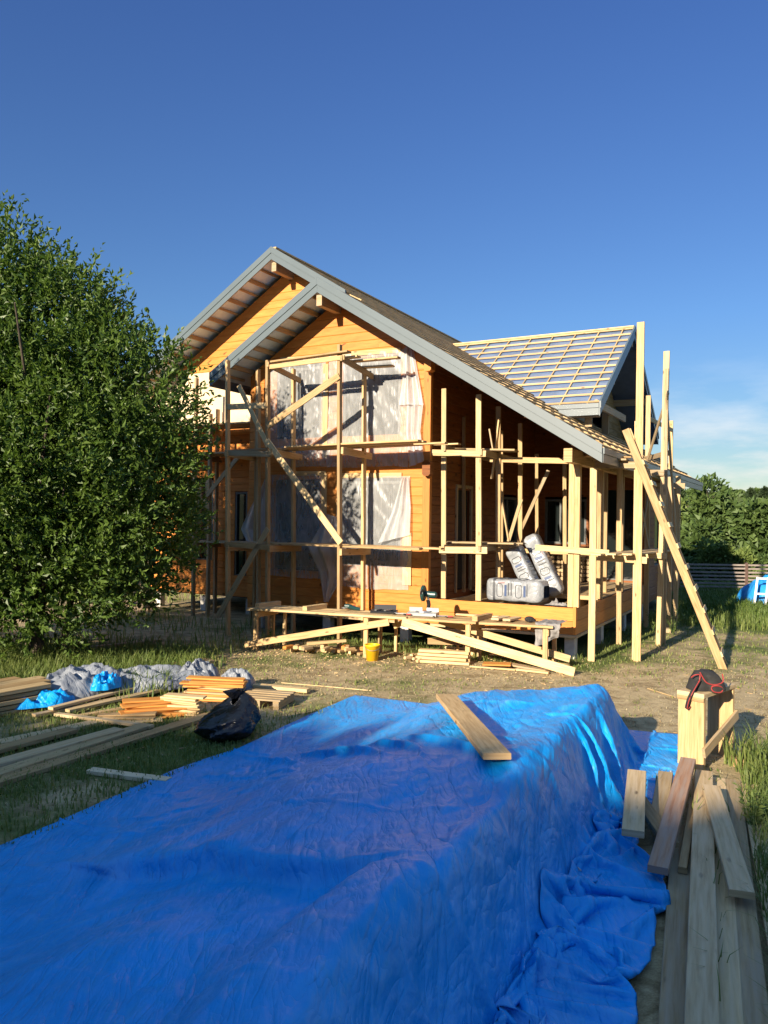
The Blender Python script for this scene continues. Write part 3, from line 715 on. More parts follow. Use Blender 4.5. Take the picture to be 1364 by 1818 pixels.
for v_ in (DE+.25, 5.0, 9.0): MB().beam((DW, v_, dz(v_)-.38), (DU-.05, v_, dz(v_)-.38), .08, .18).build('purlin', M['pine_old'], HS)
MB().beam((DW, DV, DZ-.42), (DU-.05, DV, DZ-.42), .12, .2).build('ridge_beam', M['pine_old'], HS)
MB().beam((DU-.10, DE+.1, 5.08), (DU-.10, 6.4, 5.08), .07, .17).build('tie_beam', M['pine_old'], HS)
MB().beam((DU-.35, DE+.45, zr(DU-.35)), (DU-.35, DE+.45, 5.1), .16, .05, up=(0, 1, 0)).build('post', M['pine_old'], HS)
MB().beam((DU-.30, 5.2, zr(DU-.3)), (DU-.30, 5.2, 5.1), .16, .05, up=(0, 1, 0)).build('post', M['pine_old'], HS)

# ---- deck of the terrace
UD = 2.924
def rim(a, b, z0, z1, name='deck_rim', m='stained'):
    return MB().beam((a[0], a[1], (z0+z1)/2), (b[0], b[1], (z0+z1)/2), .05, z1-z0, c=.004).build(name, M[m], HS)
rim((0.02, .028), (UD-.05, .028), ZB+.245, ZT-.01); rim((0.02, .026), (UD-.05, .026), ZB, ZB+.24)
MB().box(UD-.05+.002, UD+.004, -.002, .10, ZB, ZT+.01).build('corner_board', M['stained'], HS)
rim((UD-.025, .102), (UD-.025, VB), ZB+.245, ZT-.03, m='stained'); rim((UD-.027, .102), (UD-.027, VB), ZB, ZB+.24)
MB().box(-4.45, UD+.02, -.012, .3, ZB-.055, ZB-.004).build('sole_plate', M['grey_board'], HS)
MB().box(UD-.28, UD+.02, .302, VB, ZB-.055, ZB-.004).build('sole_plate', M['grey_board'], HS)
v = .55
k = 0
u = .35
while u < UD-.1:
    MB().box(u-.022, u+.022, .06, VB-.01, ZB+.26, ZT-.03).build('joist', M['pine_old'], HS); u += .52
MB().box(.02, UD-.06, .5, VB-.01, ZB+.20, ZB+.235, c=0).build('underfloor', M['pine_old'], HS)
for (u0, u1, v0, v1) in [(.03, 1.0, 2.2, VB-.02), (1.01, 1.9, 2.6, VB-.02), (1.92, 2.86, 1.9, VB-.02)]:
    MB().box(u0, u1, v0, v1, ZT-.028, ZT-.002).build('floor_board', M['pine_old'], HS)
MB().box(1.9, 2.72, 1.74, 1.86, ZT-.02, ZT+.06).build('floor_edge', M['pine_pale'], HS)
# roof posts on the deck
MB().beam((2.80, .12, ZT), (2.80, .12, 3.74), .10, .09, up=(0, 1, 0)).build('roof_post', M['pine'], HS)
MB().beam((2.905, .12, ZT), (2.905, .12, 3.74), .10, .11, up=(0, 1, 0)).build('roof_post', M['pine'], HS)
for v_ in (1.95, 3.9, 5.9):
    MB().beam((2.86, v_, ZT), (2.86, v_, 3.6), .15, .12, up=(0, 1, 0)).build('roof_post', M['pine'], HS)
for (u, v_, zt) in [(2.5, 3.4, 3.0), (2.64, 3.42, 2.7)]:
    MB().beam((u, v_, ZT), (u, v_, 3.9), .09, .05, up=(0, 1, 0)).build('stud', M['pine'], HS)
# foundation piles
for (u, v_) in [(2.80, .16), (1.0, .3), (-.55, .16), (-2.4, .16), (-4.2, .2), (2.8, 2.2), (2.8, 4.4), (2.8, 6.4), (-5.9, DG+.2), (-7.4, DG+.2), (-9, DG+.2), (1, 3), (-1.2, 3), (-3.4, 3), (-2.4, 6), (0, 6)]:
    b = MB(); b.beam((u, v_, -.05), (u, v_, ZB-.056), .19, .19, up=(0, 1, 0), c=.012); b.build('pile', M['concrete'], HS)
MB().box(-9.1, 2.8, DG+.3, VE-.9, ZB-.05, ZB+.02, c=0).build('subfloor', M['interior'], HS)
MB().box(-4.4, -.1, .32, DG+.28, ZB-.05, ZB+.02, c=0).build('subfloor', M['interior'], HS)

# ------------------------------------------------------------------ scaffolds (built in house axes)
class HB:
    """an Empty at the thing's base; parts given in house coordinates"""
    def __init__(s, name, u, v, label, cat, group=None):
        s.o = (u, v, 0); s.root = empty(name, W(u, v, 0), -TH, label, cat, group)
    def bar(s, name, p, q, w, h, m='pine', up=(0, 0, 1), parent=None, **kw):
        return MB().beam(p, q, w, h, up=up, **kw).build(name, M[m], parent or s.root, off=s.o)
    def post(s, u, v, z0, z1, wu=.06, wv=.10, m='pine', du=0, dv=0):
        return s.bar('post', (u, v, z0), (u+du, v+dv, z1), wu, wv, m, up=(0, 1, 0), seg=3, jit=.006)
VO, VI = -1.15, -.25
F = HB('scaffold', -1.4, -1.15, 'pale timber scaffold standing against the film-covered front gable', 'scaffold')
F.post(-4.03, VO, 0, 5.74, du=-.12); F.post(-3.01, VO, 0, 5.65, du=-.10); F.post(-1.31, VO, 0, 5.81, du=-.09)
F.post(-4.05, VI, 0, 5.70); F.post(-3.02, VI, 0, 5.63, du=-.09); F.post(-1.31, VI, 0, 5.55, du=-.06)
F.post(-3.86, VI-.1, 0, 5.3, m='pine_old', du=-.1)
for u, z in [(-4.12, 3.78), (-3.0, 3.78), (-1.30, 3.76)]: F.bar('transom', (u+.06, VO-.12, z), (u+.06, VI+.1, z-.03), .05, .13)
for u, z in [(-4.0, 1.82), (-2.93, 1.84), (-1.24, 1.83)]: F.bar('transom', (u, VO-.12, z), (u, VI+.1, z-.02), .05, .13)
F.bar('transom', (-3.04, VO-.1, 5.55), (-3.04, VI+.15, 5.40), .05, .11); F.bar('transom', (-1.30, VO-.1, 5.53), (-1.26, VI+.15, 5.36), .05, .11)
F.bar('transom', (-4.08, VO-.05, 4.75), (-3.1, VO-.05, 4.73), .04, .12, 'pine_pale')
F.bar('ledger', (-4.15, VO-.055, 3.80), (-2.95, VO-.055, 3.74), .04, .12, 'pine_old'); F.bar('ledger', (-4.1, VO-.055, 1.90), (-2.9, VO-.055, 1.86), .04, .11)
# decks
def deck(S, u0, u1, v0, v1, z, n, m='pine', dz=0.0, th=.035, jag=.35):
    w = (v1-v0)/n
    for k in range(n):
        vv = v0 + w*(k+.5)
        a = u0 + R(-jag, jag)*(k > 0); b = u1 + R(-jag, jag)*(k > 0)
        S.bar('plank', (a, vv+R(-.01, .01), z+R(0, .006)), (b, vv+R(-.02, .02), z+dz+R(0, .008)), w-.02, th, m, seg=3, jit=.008)
deck(F, -2.67, 0.3, VO-.02, VI-.06, 3.875, 5, dz=.03)
deck(F, -3.0, 0.35, VO+.02, VI-.05, 1.925, 5, dz=.0, jag=.2)
deck(F, -4.3, -2.95, VO+.15, VI, 3.865, 3, 'pine_old'); deck(F, -4.2, -2.9, VO+.2, VI, 1.92, 3, 'pine_old')
F.bar('plank', (-2.98, VO-.02, 5.60), (-1.15, VO-.06, 5.645), .16, .035); F.bar('plank', (-3.02, VO+.25, 5.58), (-1.1, VO+.22, 5.60), .16, .035, 'pine_pale')
F.bar('plank', (-1.45, VO+.42, 5.56), (-.35, VO+.46, 5.56), .15, .035); F.bar('plank', (-1.42, VO+.75, 5.50), (-.62, VO+.72, 5.47), .15, .035, 'pine_pale')
F.bar('ledger', (-3.02, VO-.06, 5.50), (-1.25, VO-.06, 5.545), .03, .09)
F.bar('brace', (-3.06, VO-.07, 4.30), (-1.36, VO-.07, 5.20), .03, .13, 'pine'); F.bar('brace', (-3.06, VO-.07, 4.02), (-1.27, VO-.07, 2.00), .03, .13, 'pine_pale')
F.bar('brace', (-3.80, VO-.06, 5.18), (-3.03, VO-.06, 3.90), .03, .10, 'pine_pale'); F.bar('brace', (-4.25, VO-.06, 0.40), (-3.0, VO-.06, 2.24), .03, .12, 'pine_old')

B2 = HB('scaffold', -6.6, .9, 'shaded timber scaffold half hidden by the tree at the left gable', 'scaffold')
for u, v, zt in [(-6.8, .85, 5.88), (-6.38, .9, 4.98), (-5.0, .85, 5.3), (-8.3, .85, 5.8), (-6.75, 1.6, 5.2), (-5.0, 1.6, 5.0)]: B2.post(u, v, 0, zt, m='pine_old')
for u in (-8.25, -6.72, -4.92):
    B2.bar('transom', (u, .7, 4.62), (u, 1.74, 4.60), .05, .12, 'pine_old'); B2.bar('transom', (u, .7, 3.92), (u, 1.74, 3.90), .05, .12, 'pine_old'); B2.bar('transom', (u, .7, 1.75), (u, 1.74, 1.75), .05, .12, 'pine_old')
deck(B2, -8.6, -4.8, .75, 1.7, 4.70, 5, 'pine_old'); deck(B2, -8.6, -4.75, .8, 1.7, 4.0, 4, 'pine_old'); deck(B2, -8.6, -4.75, .8, 1.7, 1.83, 4, 'pine_old')
B2.bar('brace', (-6.75, .79, 2.6), (-5.3, .79, 4.0), .03, .11, 'pine_old')

T = HB('scaffold', .6, .12, 'timber scaffold poles and ledgers rising from the terrace under the eaves', 'scaffold')
for u, v, z0, z1, wu in [(.28, .14, ZT, 5.05, .10), (1.01, .14, ZT, 4.89, .11), (.09, 1.6, ZT, 4.68, .07), (1.13, .9, ZT, 4.75, .10), (1.35, 1.6, ZT, 4.48, .09), (1.48, 2.3, ZT, 3.9, .08), (.75, 2.1, ZT, 4.4, .09), (2.0, 2.6, ZT, 3.9, .08)]:
    T.post(u, v, z0, z1, wu, .05, m='pine_pale' if v < .3 else 'pine', du=-.05)
T.bar('ledger', (-.15, .08, 3.80), (1.15, .08, 3.74), .04, .12, 'pine_pale'); T.bar('ledger', (.9, .95, 3.70), (2.78, .95, 3.62), .04, .11)
T.bar('ledger', (.2, .08, 1.88), (1.2, .08, 1.90), .04, .13, 'pine_pale'); T.bar('ledger', (1.1, 1.66, 1.85), (2.75, 1.66, 1.85), .04, .09)
for u, z in [(.30, 3.78), (1.06, 3.68)]: T.bar('transom', (u, .02, z+.09), (u, 2.5, z+.06), .05, .12, 'pine_old')
for u, z in [(.30, 1.93), (1.06, 1.93)]: T.bar('transom', (u, .02, z), (u, 2.4, z), .05, .11, 'pine_old')
T.bar('plank', (.05, .55, 3.90), (1.55, .62, 3.84), .18, .035, 'pine_old'); T.bar('plank', (.05, .85, 3.91), (1.5, .85, 3.84), .18, .035, 'pine_old'); T.bar('plank', (0.02, .2, 3.955), (.55, .2, 3.955), .16, .03, 'pine_pale')
T.bar('plank', (.15, .45, 2.02), (1.6, .5, 2.03), .18, .03, 'pine_old'); T.bar('plank', (.1, .75, 2.02), (1.7, .75, 2.03), .18, .03, 'pine_old')
T.bar('brace', (.86, 1.0, 4.32), (1.30, 1.0, 2.06), .03, .07, 'pine_old'); T.bar('brace', (1.55, 1.0, 2.9), (1.28, 1.03, 2.05), .03, .07, 'pine_old'); T.bar('brace', (1.12, .85, 4.5), (.98, .85, 3.3), .03, .08, 'pine_pale')
T.bar('brace', (1.3, 1.62, 2.2), (1.9, 1.62, 3.5), .03, .07, 'pine_old')

G = HB('scaffold', 3.9, .49, 'tall timber scaffold tower of long uprights at the right corner of the terrace', 'scaffold')
G.post(3.2, .05, 0, 3.43, .12, .05, 'pine_pale'); G.post(3.9, .49, 0, 6.05, .13, .05, 'pine', du=.0, dv=0); G.post(3.93, 2.57, 0, 5.99, .12, .05, 'pine_pale', dv=.35, du=.03)
G.post(3.2, 2.3, 0, 3.57, .10, .05, 'pine_pale', dv=-.1); G.post(3.2, 5.2, 0, 5.45, .11, .05, 'pine_pale'); G.post(3.8, 5.5, 0, 3.58, .11, .05, 'pine_pale', dv=.3); G.post(3.25, 8.2, 0, 5.2, .11, .05, 'pine')
G.post(3.99, 2.75, 0, 5.6, .08, .05, 'pine_old'); G.post(3.82, .62, 0, 4.3, .06, .05, 'pine_pale'); G.post(3.3, 3.6, 0, 3.4, .1, .05, 'pine_old'); G.post(3.80, 4.6, 0, 3.5, .10, .05, 'pine_old')
for v in (.45, 2.52): G.bar('transom', (3.05, v+.06, 1.83), (4.05, v+.06, 1.80), .04, .12, 'pine_pale')
G.bar('transom', (3.1, 5.4, 1.75), (3.95, 5.4, 1.72), .04, .12, 'pine_pale'); G.bar('transom', (3.05, 5.45, 3.35), (4.0, 5.45, 3.33), .05, .13, 'pine_old')
G.bar('transom', (2.15, .06, 1.985), (3.5, -.0, 1.93), .04, .11, 'pine_pale')
G.bar('transom', (3.1, .55, 3.52), (4.0, .55, 3.50), .04, .12, 'pine_old'); G.bar('transom', (3.1, 2.62, 3.5), (4.02, 2.72, 3.48), .04, .12, 'pine_old')
G.bar('transom', (3.15, 5.25, 4.95), (3.3, 8.1, 4.93), .04, .10, 'pine_pale'); G.bar('transom', (3.15, 5.1, 3.95), (4.02, 2.9, 3.9), .04, .11, 'pine_old')
for k, (u, v0, v1, z) in enumerate([(3.35, -.35, 5.8, 1.90), (3.55, -.1, 5.9, 1.905), (3.76, .2, 5.7, 1.90)]): G.bar('plank', (u, v0, z+.01), (u+.03, v1, z-.06), .17, .03, 'grey_board', seg=3, jit=.01)
for u, v0, v1 in [(3.3, .3, 5.9), (3.6, .4, 5.8)]: G.bar('plank', (u, v0, 3.60), (u, v1, 3.50), .18, .035, 'pine_old')
G.bar('plank', (3.0, .2, 3.66), (3.62, .9, 3.67), .18, .03, 'pine')
G.bar('brace', (4.05, 2.6, 5.1), (3.2, 4.6, 3.55), .03, .09, 'pine_old'); G.bar('brace', (4.0, 2.7, 5.0), (4.1, 3.6, 1.9), .03, .09, 'pine_old'); G.bar('brace', (3.3, 3.4, 3.4), (3.35, 4.6, 1.9), .03, .07, 'pine_old'); G.bar('brace', (3.3, 4.8, 3.2), (3.35, 3.6, 1.9), .03, .07, 'pine_old')

# ladder of sawn rails leaning on the tower
LD = HB('ladder', 5.32, .54, 'long timber ladder with nailed rungs leaning on the scaffold tower', 'ladder')
A0, A1 = Vector((5.32, .54, -.02)), Vector((3.70, .28, 4.12)); off = Vector((-.045, .52, 0)); upv = (Vector((0, 1, 0))).cross(A1-A0).normalized()
LD.bar('rail', A0, A1, .045, .13, 'pine', up=upv, seg=3, jit=.004); LD.bar('rail', A0+off, A1+off+Vector((-.03, 0, .05)), .045, .13, 'pine', up=upv)
for k in range(10):
    t = .06 + k*.088; p = A0.lerp(A1, t) + upv*.078*(1 if upv.z > 0 else -1)
    LD.bar('rung', p + Vector((0, -.06, 0)), p + off + Vector((0, .06, 0)), .09, .025, 'pine_pale', up=upv)
# the steps under the tree
ST = HB('stepladder', -7.6, -.2, 'rough grey stepladder of boards in the shade beside the tree', 'ladder')
for v in (-.3, .25):
    ST.bar('rail', (-7.95, v, 0), (-6.95, v, 1.55), .04, .11, 'grey_board', up=(-1.55, 0, 1.0))
for k in range(4):
    t = .2 + k*.24; ST.bar('tread', (-7.95+t, -.36, t*1.55+.03), (-7.95+t, .31, t*1.55+.03), .2, .035, 'grey_board')

# ------------------------------------------------------------------ workbench and what lies on and under it
WB = HB('workbench', 0, -1.9, 'long makeshift workbench of planks on post legs with diagonal side boards', 'workbench')
def bench(u0, u1, va, vb, z0, z1, n, m='pine'):
    w = .17
    for k in range(n):
        o = w*(k-(n-1)/2)
        WB.bar('plank', (u0+R(-.05, .05), va+o, z0+R(0, .006)), (u1+R(-.05, .05), vb+o, z1+R(0, .006)), w-.01, .04, m, seg=3, jit=.004)
# bench top runs from the left end to the terrace corner, closing on the house
def bl(u): return -2.33 + (u+2.4)*.235          # line of its front legs
def bz(u): return .765 - (u+2.4)*.012
for (a, b) in [(-2.52, -.95), (-1.02, .42), (.40, 1.62), (1.60, 2.84)]:
    bench(a, b, bl(a)+.26, bl(b)+.26, bz(a), bz(b), 4, 'pine_pale' if a < 0 else 'pine')
for u in (-2.40, -.33, 1.45, 2.72):
    v = bl(u); z = bz(u) - .03
    WB.bar('leg', (u, v, 0), (u, v, z), .085, .05, 'pine', up=(0, 1, 0)); WB.bar('leg', (u+.0, v+.52, 0), (u+.0, v+.52, z), .07, .05, 'pine', up=(0, 1, 0))
    WB.bar('crosspiece', (u+.055, v-.06, z-.06), (u+.055, v+.6, z-.06), .03, .10, 'pine')
WB.bar('leg', (-.05, bl(-.05)+.55, 0), (-.05, bl(-.05)+.55, .7), .05, .05, 'pine', up=(0, 1, 0)); WB.bar('leg', (-2.15, bl(-2.15)+.5, 0), (-2.15, bl(-2.15)+.5, .72), .06, .05, 'pine_pale', up=(0, 1, 0))
WB.bar('brace', (-2.58, bl(-2.58)-.05, .11), (.10, bl(.1)-.05, .66), .035, .12, 'pine'); WB.bar('brace', (.34, bl(.34)-.06, .68), (3.30, bl(3.3)-.45, .06), .04, .15, 'pine_pale')
WB.bar('brace', (.75, bl(.75)+.50, .66), (3.05, bl(3.05)+.25, .15), .035, .12, 'pine_pale'); WB.bar('brace', (-.1, bl(-.1)+.56, .50), (.25, bl(.25)+.56, .68), .03, .10, 'pine')
WB.bar('ledger', (.55, bl(.55)+.5, .28), (1.5, bl(1.5)+.5, .30), .04, .11, 'pine')
def on_bench(u, dv, h=0.0): return W(u, bl(u)+dv, bz(u)+.022+h)
def hang(u): return -TH - math.atan(.235)*0 
def board(name, a, b, w, h, m, label, cat='board', group=None, up=(0, 0, 1), seg=1, jit=0, roll=None, c=.004):
    """one loose board from world point a to b (centres)"""
    a = Vector(a); b = Vector(b)
    o = MB().beam((0, 0, 0), b-a, w, h, up=up, seg=seg, jit=jit, c=c).build(name, M[m]); o.location = a
    return tag(o, label, cat, group)
def hb(name, u0, v0, z0, u1, v1, z1, *a, **k): return board(name, W(u0, v0, z0), W(u1, v1, z1), *a, **k)
# short blocks across the bench
for u, dv, ln, lab, m in [(-2.40, .02, .62, 'short block lying across the far left end of the workbench', 'pine_pale'), (-1.48, .02, .6, 'second short block across the left half of the workbench', 'pine_pale'),
                          (1.55, .02, .6, 'thick dark-ended block across the workbench beside the mitre saw', 'pine'), (1.85, .12, .45, 'thin offcut lying flat to the right of the thick block', 'grey_board'), (2.05, .10, .45, 'rightmost short offcut on the workbench planks', 'grey_board')]:
    hb('wood_block', u, bl(u)+dv, bz(u)+.065, u+.05, bl(u)+dv+ln, bz(u)+.065, .10 if u < 1.8 else .14, .085 if u < 1.8 else .035, m, lab, 'wood block')
hb('board', 1.0, bl(1.0)+.62, bz(1)+.05, 1.75, bl(1.75)+.62, bz(1.7)+.05, .10, .03, 'pine_pale', 'narrow pale board along the back edge of the workbench', 'board')

# mitre saw
ms = empty('mitre_saw', on_bench(.55, .30), -TH+.2, 'dark green mitre saw with raised round blade guard on the workbench', 'power saw')
b = MB(); b.box(-.26, .26, -.13, .13, 0, .075, c=.015); b.build('base', M['aluminium'], ms)
b = MB(); b.lathe([(0.0, .10), (.13, .10), (.14, .078), (.14, .06)], 24); b.build('turntable', M['steel'], ms)
b = MB(); b.box(-.27, -.03, .04, .06, .076, .15); b.box(.05, .27, .04, .06, .076, .15); b.build('fence', M['aluminium'], ms)
b = MB(); b.tube([(.06, .10, .09), (.07, .12, .20), (.05, .12, .28)], .035, 10); b.build('arm', M['black_plastic'], ms)
b = MB()
pr = [(0.001, -.035), (.12, -.035), (.145, -.02), (.145, .02), (.12, .035), (0.001, .035)]
n = 24
for i in range(5):
    for k in range(n):
        P = lambda j, q: Vector((pr[j][1], math.cos(2*math.pi*q/n)*pr[j][0], math.sin(2*math.pi*q/n)*pr[j][0])) + Vector((-.02, .06, .40))
        b.face([P(i, k), P(i, k+1), P(i+1, k+1), P(i+1, k)], None, True)
b.build('blade_guard', M['tool_green'], ms)
b = MB(); b.tube([(.01, .07, .40), (.12, .08, .38), (.20, .08, .38), (.225, .08, .38)], [.05, .058, .055, .03], 14); b.build('motor', M['tool_green'], ms)
b = MB(); b.tube([(.0, -.04, .44), (.0, -.10, .47), (.0, -.17, .44), (.0, -.18, .40)], .018, 8); b.build('handle', M['black_plastic'], ms)
b = MB(); b.tube([(.07, .12, .26), (.05, .10, .34), (.0, .08, .40)], .022, 8); b.build('hinge_arm', M['steel'], ms)
# tools
dr = empty('angle_grinder', on_bench(-.80, .40), -TH+.5, 'small green power tool with red switch on the left part of the workbench', 'power tool')
b = MB(); b.tube([(-.14, 0, .10), (-.06, 0, .085), (.06, 0, .05), (.15, 0, .035)], [.03, .048, .038, .03], 12); b.build('body', M['tool_green'], dr)
b = MB(); b.lathe([(.001, -.012), (.06, -.008), (.062, .01), (.001, .015)], 18, (-.13, 0, .06)); b.build('disc', M['steel'], dr)
b = MB(); b.tube([(.0, 0, .10), (.06, .01, .095)], .012, 8); b.build('switch', M['red_trim'], dr)
tcase = empty('tool_case', on_bench(-.18, .35), -TH+.35, 'black open tool case lying flat on the workbench above the bucket', 'tool case')
b = MB(); b.box(-.24, .24, -.10, .10, 0, .05, c=.012); b.build('tray', M['black_plastic'], tcase)
b = MB(); b.beam((-.24, .10, .05), (.24, .10, .05), .02, .02); b.beam((-.2, .16, .09), (.2, .16, .09), .02, .10, up=(0, .4, 1)); b.build('lid', M['black_plastic'], tcase)
b = MB(); b.beam((-.15, -.05, .06), (-.08, .1, .065), .04, .02); b.beam((.02, -.06, .06), (.12, .08, .065), .05, .02); b.build('tools', M['steel'], tcase)
for k, (u, lab) in enumerate([(.22, 'steel clamp lying on the workbench just left of the saw'), (.92, 'steel bar clamp lying on the workbench just right of the saw')]):
    cl = empty('clamp', on_bench(u, .22), -TH+.3*k, lab, 'clamp')
    b = MB(); b.beam((-.16, 0, .03), (.16, .03, .03), .012, .02); b.build('bar', M['steel'], cl)
    b = MB(); b.beam((-.15, -.0, .02), (-.15, -.09, .03), .02, .025); b.beam((.06, .0, .02), (.06, -.08, .03), .02, .025); b.build('jaw', M['black_plastic'], cl)
    b = MB(); b.tube([(.10, -.05, .03), (.19, -.05, .035)], .014, 8); b.build('handle', M['red_trim'], cl)
# grey rag over the right end, black strap near it
def rag_fn(s, t):
    u = 2.52 + s*.40; d = t*.95 - .05
    v0 = bl(u)
    if d < .38: p = W(u, v0+.55-d*1.3, bz(u)+.05)
    else: p = W(u+.02*math.sin(s*9), v0+.05-.02*math.sin(s*13), bz(u)+.045-(d-.38)*.72*(1-.75*max(0, s-.35)))
    p.z += .035*abs(float(fbm(s*5, t*5, 4)))*2; p.x += .10*float(fbm(s*4, t*4, 8)); p.y += .14*float(fbm(s*5, t*3, 12)) - .03*(d > .38)
    return p - W(2.7, bl(2.7), bz(2.7))
rg = MB().grid(rag_fn, 30, 36).build('rag', M['rag']); rg.location = W(2.7, bl(2.7), bz(2.7)); tag(rg, 'crumpled grey cloth hanging over the right end of the workbench', 'cloth')
bp = empty('leather_glove', on_bench(2.35, .35), .3, 'black work glove lying beside the grey cloth on the workbench', 'glove')
b = MB(); b.grid(lambda s, t: (.09*math.cos(2*math.pi*s)*math.sin(math.pi*t)*(1+.3*float(fbm(s*3, t*3, 5))), .06*math.sin(2*math.pi*s)*math.sin(math.pi*t), .05-.05*math.cos(math.pi*t)), 16, 12); b.build('palm', M['canvas'], bp)
b = MB()
for k in range(4): b.tube([(-.05+.03*k, -.03, .05), (-.06+.035*k, -.09, .04+.005*k), (-.06+.035*k, -.12+.01*k, .02)], .015, 8)
b.tube([(.07, 0, .04), (.11, -.03, .03)], .016, 8); b.build('fingers', M['canvas'], bp)
# yellow bucket
bk = empty('bucket', at(661, 1173, 0), 0, 'yellow plastic bucket standing under the workbench', 'bucket')
MB().lathe([(.001, .012), (.098, .012), (.095, .0), (.1, .0), (.126, .26), (.138, .265), (.138, .285), (.122, .285), (.122, .27), (.094, .02), (.001, .02)], 32).build('body', M['yellow'], bk, weld=True)
MB().tube([(-.132*math.cos(a), -.02 - .128*math.sin(a)*.95, .255 - .06*math.sin(a)) for a in np.linspace(0, math.pi, 16)], .004, 6).build('handle', M['steel'], bk)

# firewood and offcuts lying under the bench
logs = []
for k in range(22):
    u = -1.75 + (k % 11)*.145 + R(-.05, .05); lay = k//11
    v = bl(u) + .10 + R(-.22, .22); z = .045 + lay*.075 + R(0, .01)
    a = R(-.5, .5); l_ = R(.16, .26)
    d = Vector((math.sin(a), math.cos(a), R(-.08, .08)))*l_
    mm = random.choice(['pine_pale', 'pine', 'pine_old', 'orange_cut'] if lay else ['pine_pale', 'pine_pale', 'pine'])
    o = board('firewood', W(u-d.x/2, v-d.y/2, z), W(u+d.x/2, v+d.y/2, z+d.z*.3), R(.06, .10), R(.05, .075), mm, 'short split offcut in the heap under the left half of the workbench', 'firewood', 'offcuts heaped under the workbench', c=.012)
for k in range(4):
    z = .03 + .055*k; du = R(-.05, .05)
    hb('plank', .65+du, bl(.7)-.12+.03*k, z, 1.50+du, bl(1.5)-.10+.03*k, z, .15, .045, 'pine_pale', ['bottom', 'second', 'third', 'topmost'][k] + ' pale offcut in the stack below the mitre saw', 'plank', 'pale offcuts stacked below the saw')
for k in range(9):
    u = .45 + R(0, .26); v = bl(u) - .15 + R(-.1, .3)
    hb('firewood', u, v, .03+R(0, .08), u+R(-.08, .08), v+R(.12, .2), .03+R(0, .08), .05, .045, 'pine_pale', 'short square stick end in the little heap below the saw', 'firewood', 'stick ends heaped left of the offcut stack', c=.006)
hb('board', 1.75, bl(1.75)-.12, .05, 2.2, bl(2.2)-.10, .06, .26, .025, 'orange_cut', 'flat orange cut board on the ground below the right brace', 'board')
hb('board', 2.05, bl(2.05)+.05, .045, 2.85, bl(2.85)-.30, .03, .18, .03, 'pine_old', 'weathered board lying right of the flat orange board', 'board')
hb('board', 1.6, bl(1.6)-.3, .02, 2.35, bl(2.35)-.35, .02, .06, .025, 'pine_pale', 'thin pale lath lying on the soil in front of the orange board', 'lath')
hb('board', 2.35, bl(2.35)-.30, .02, 2.9, bl(2.9)-.42, .02, .09, .03, 'pine_pale', 'short pale board end on the soil by the foot of the long brace', 'board')
hb('board', -1.45, bl(-1.45)+.05, .18, -.85, bl(-.85)+.3, .24, .12, .05, 'pine_pale', 'pale board tipped on top of the offcut heap', 'board')
hb('board', 1.5, -.45, .03, 3.0, -.75, .03, .14, .03, 'pine_pale', 'pale plank lying in the grass in front of the terrace pile', 'plank')
# white framed crate standing behind the bench
cr = HB('crate_frame', .75, -.55, 'small open pale wooden frame standing in the grass behind the workbench', 'frame')
for u in (.62, .95, 1.25):
    for v in (-.7, -.4): cr.bar('upright', (u, v, 0), (u, v, .42), .04, .04, 'pine_pale', up=(0, 1, 0))
for v in (-.7, -.4): cr.bar('rail', (.58, v-.03, .06), (1.3, v-.03, .06), .03, .07, 'pine_pale'); cr.bar('rail', (.58, v-.03, .4), (1.3, v-.03, .4), .03, .05, 'pine_old')

# insulation packs on the terrace
def pack_mat(t, b, l):
    uv = N(t, 'TexCoord'); sp = N(t, 'SeparateXYZ'); l(uv.outputs['UV'], sp.inputs[0])
    n = N(t, 'TexNoise', Scale=7.0, Detail=5.0, Distortion=1.0); l(uv.outputs['Object'], n.inputs['Vector'])
    r = ramp(t, [(0.3, (0.20, 0.215, 0.23)), (0.7, (0.36, 0.375, 0.39))]); l(n.outputs['Fac'], r.inputs[0])
    l(r.outputs[0], b.inputs['Base Color']); b.inputs['Roughness'].default_value = .28; b.inputs['Metallic'].default_value = .1
    bm = N(t, 'Bump', Strength=.5, Distance=.03); l(n.outputs['Fac'], bm.inputs['Height']); l(bm.outputs[0], b.inputs['Normal'])
M['pack'] = mat('silver_grey_wrap', pack_mat)
M['print_dark'] = plain('dark_grey_print', (0.06, 0.065, 0.075), .5); M['print_red'] = plain('red_print', (.28, .09, .08), .5); M['print_blue'] = plain('blue_print', (.05, .08, .17), .5)
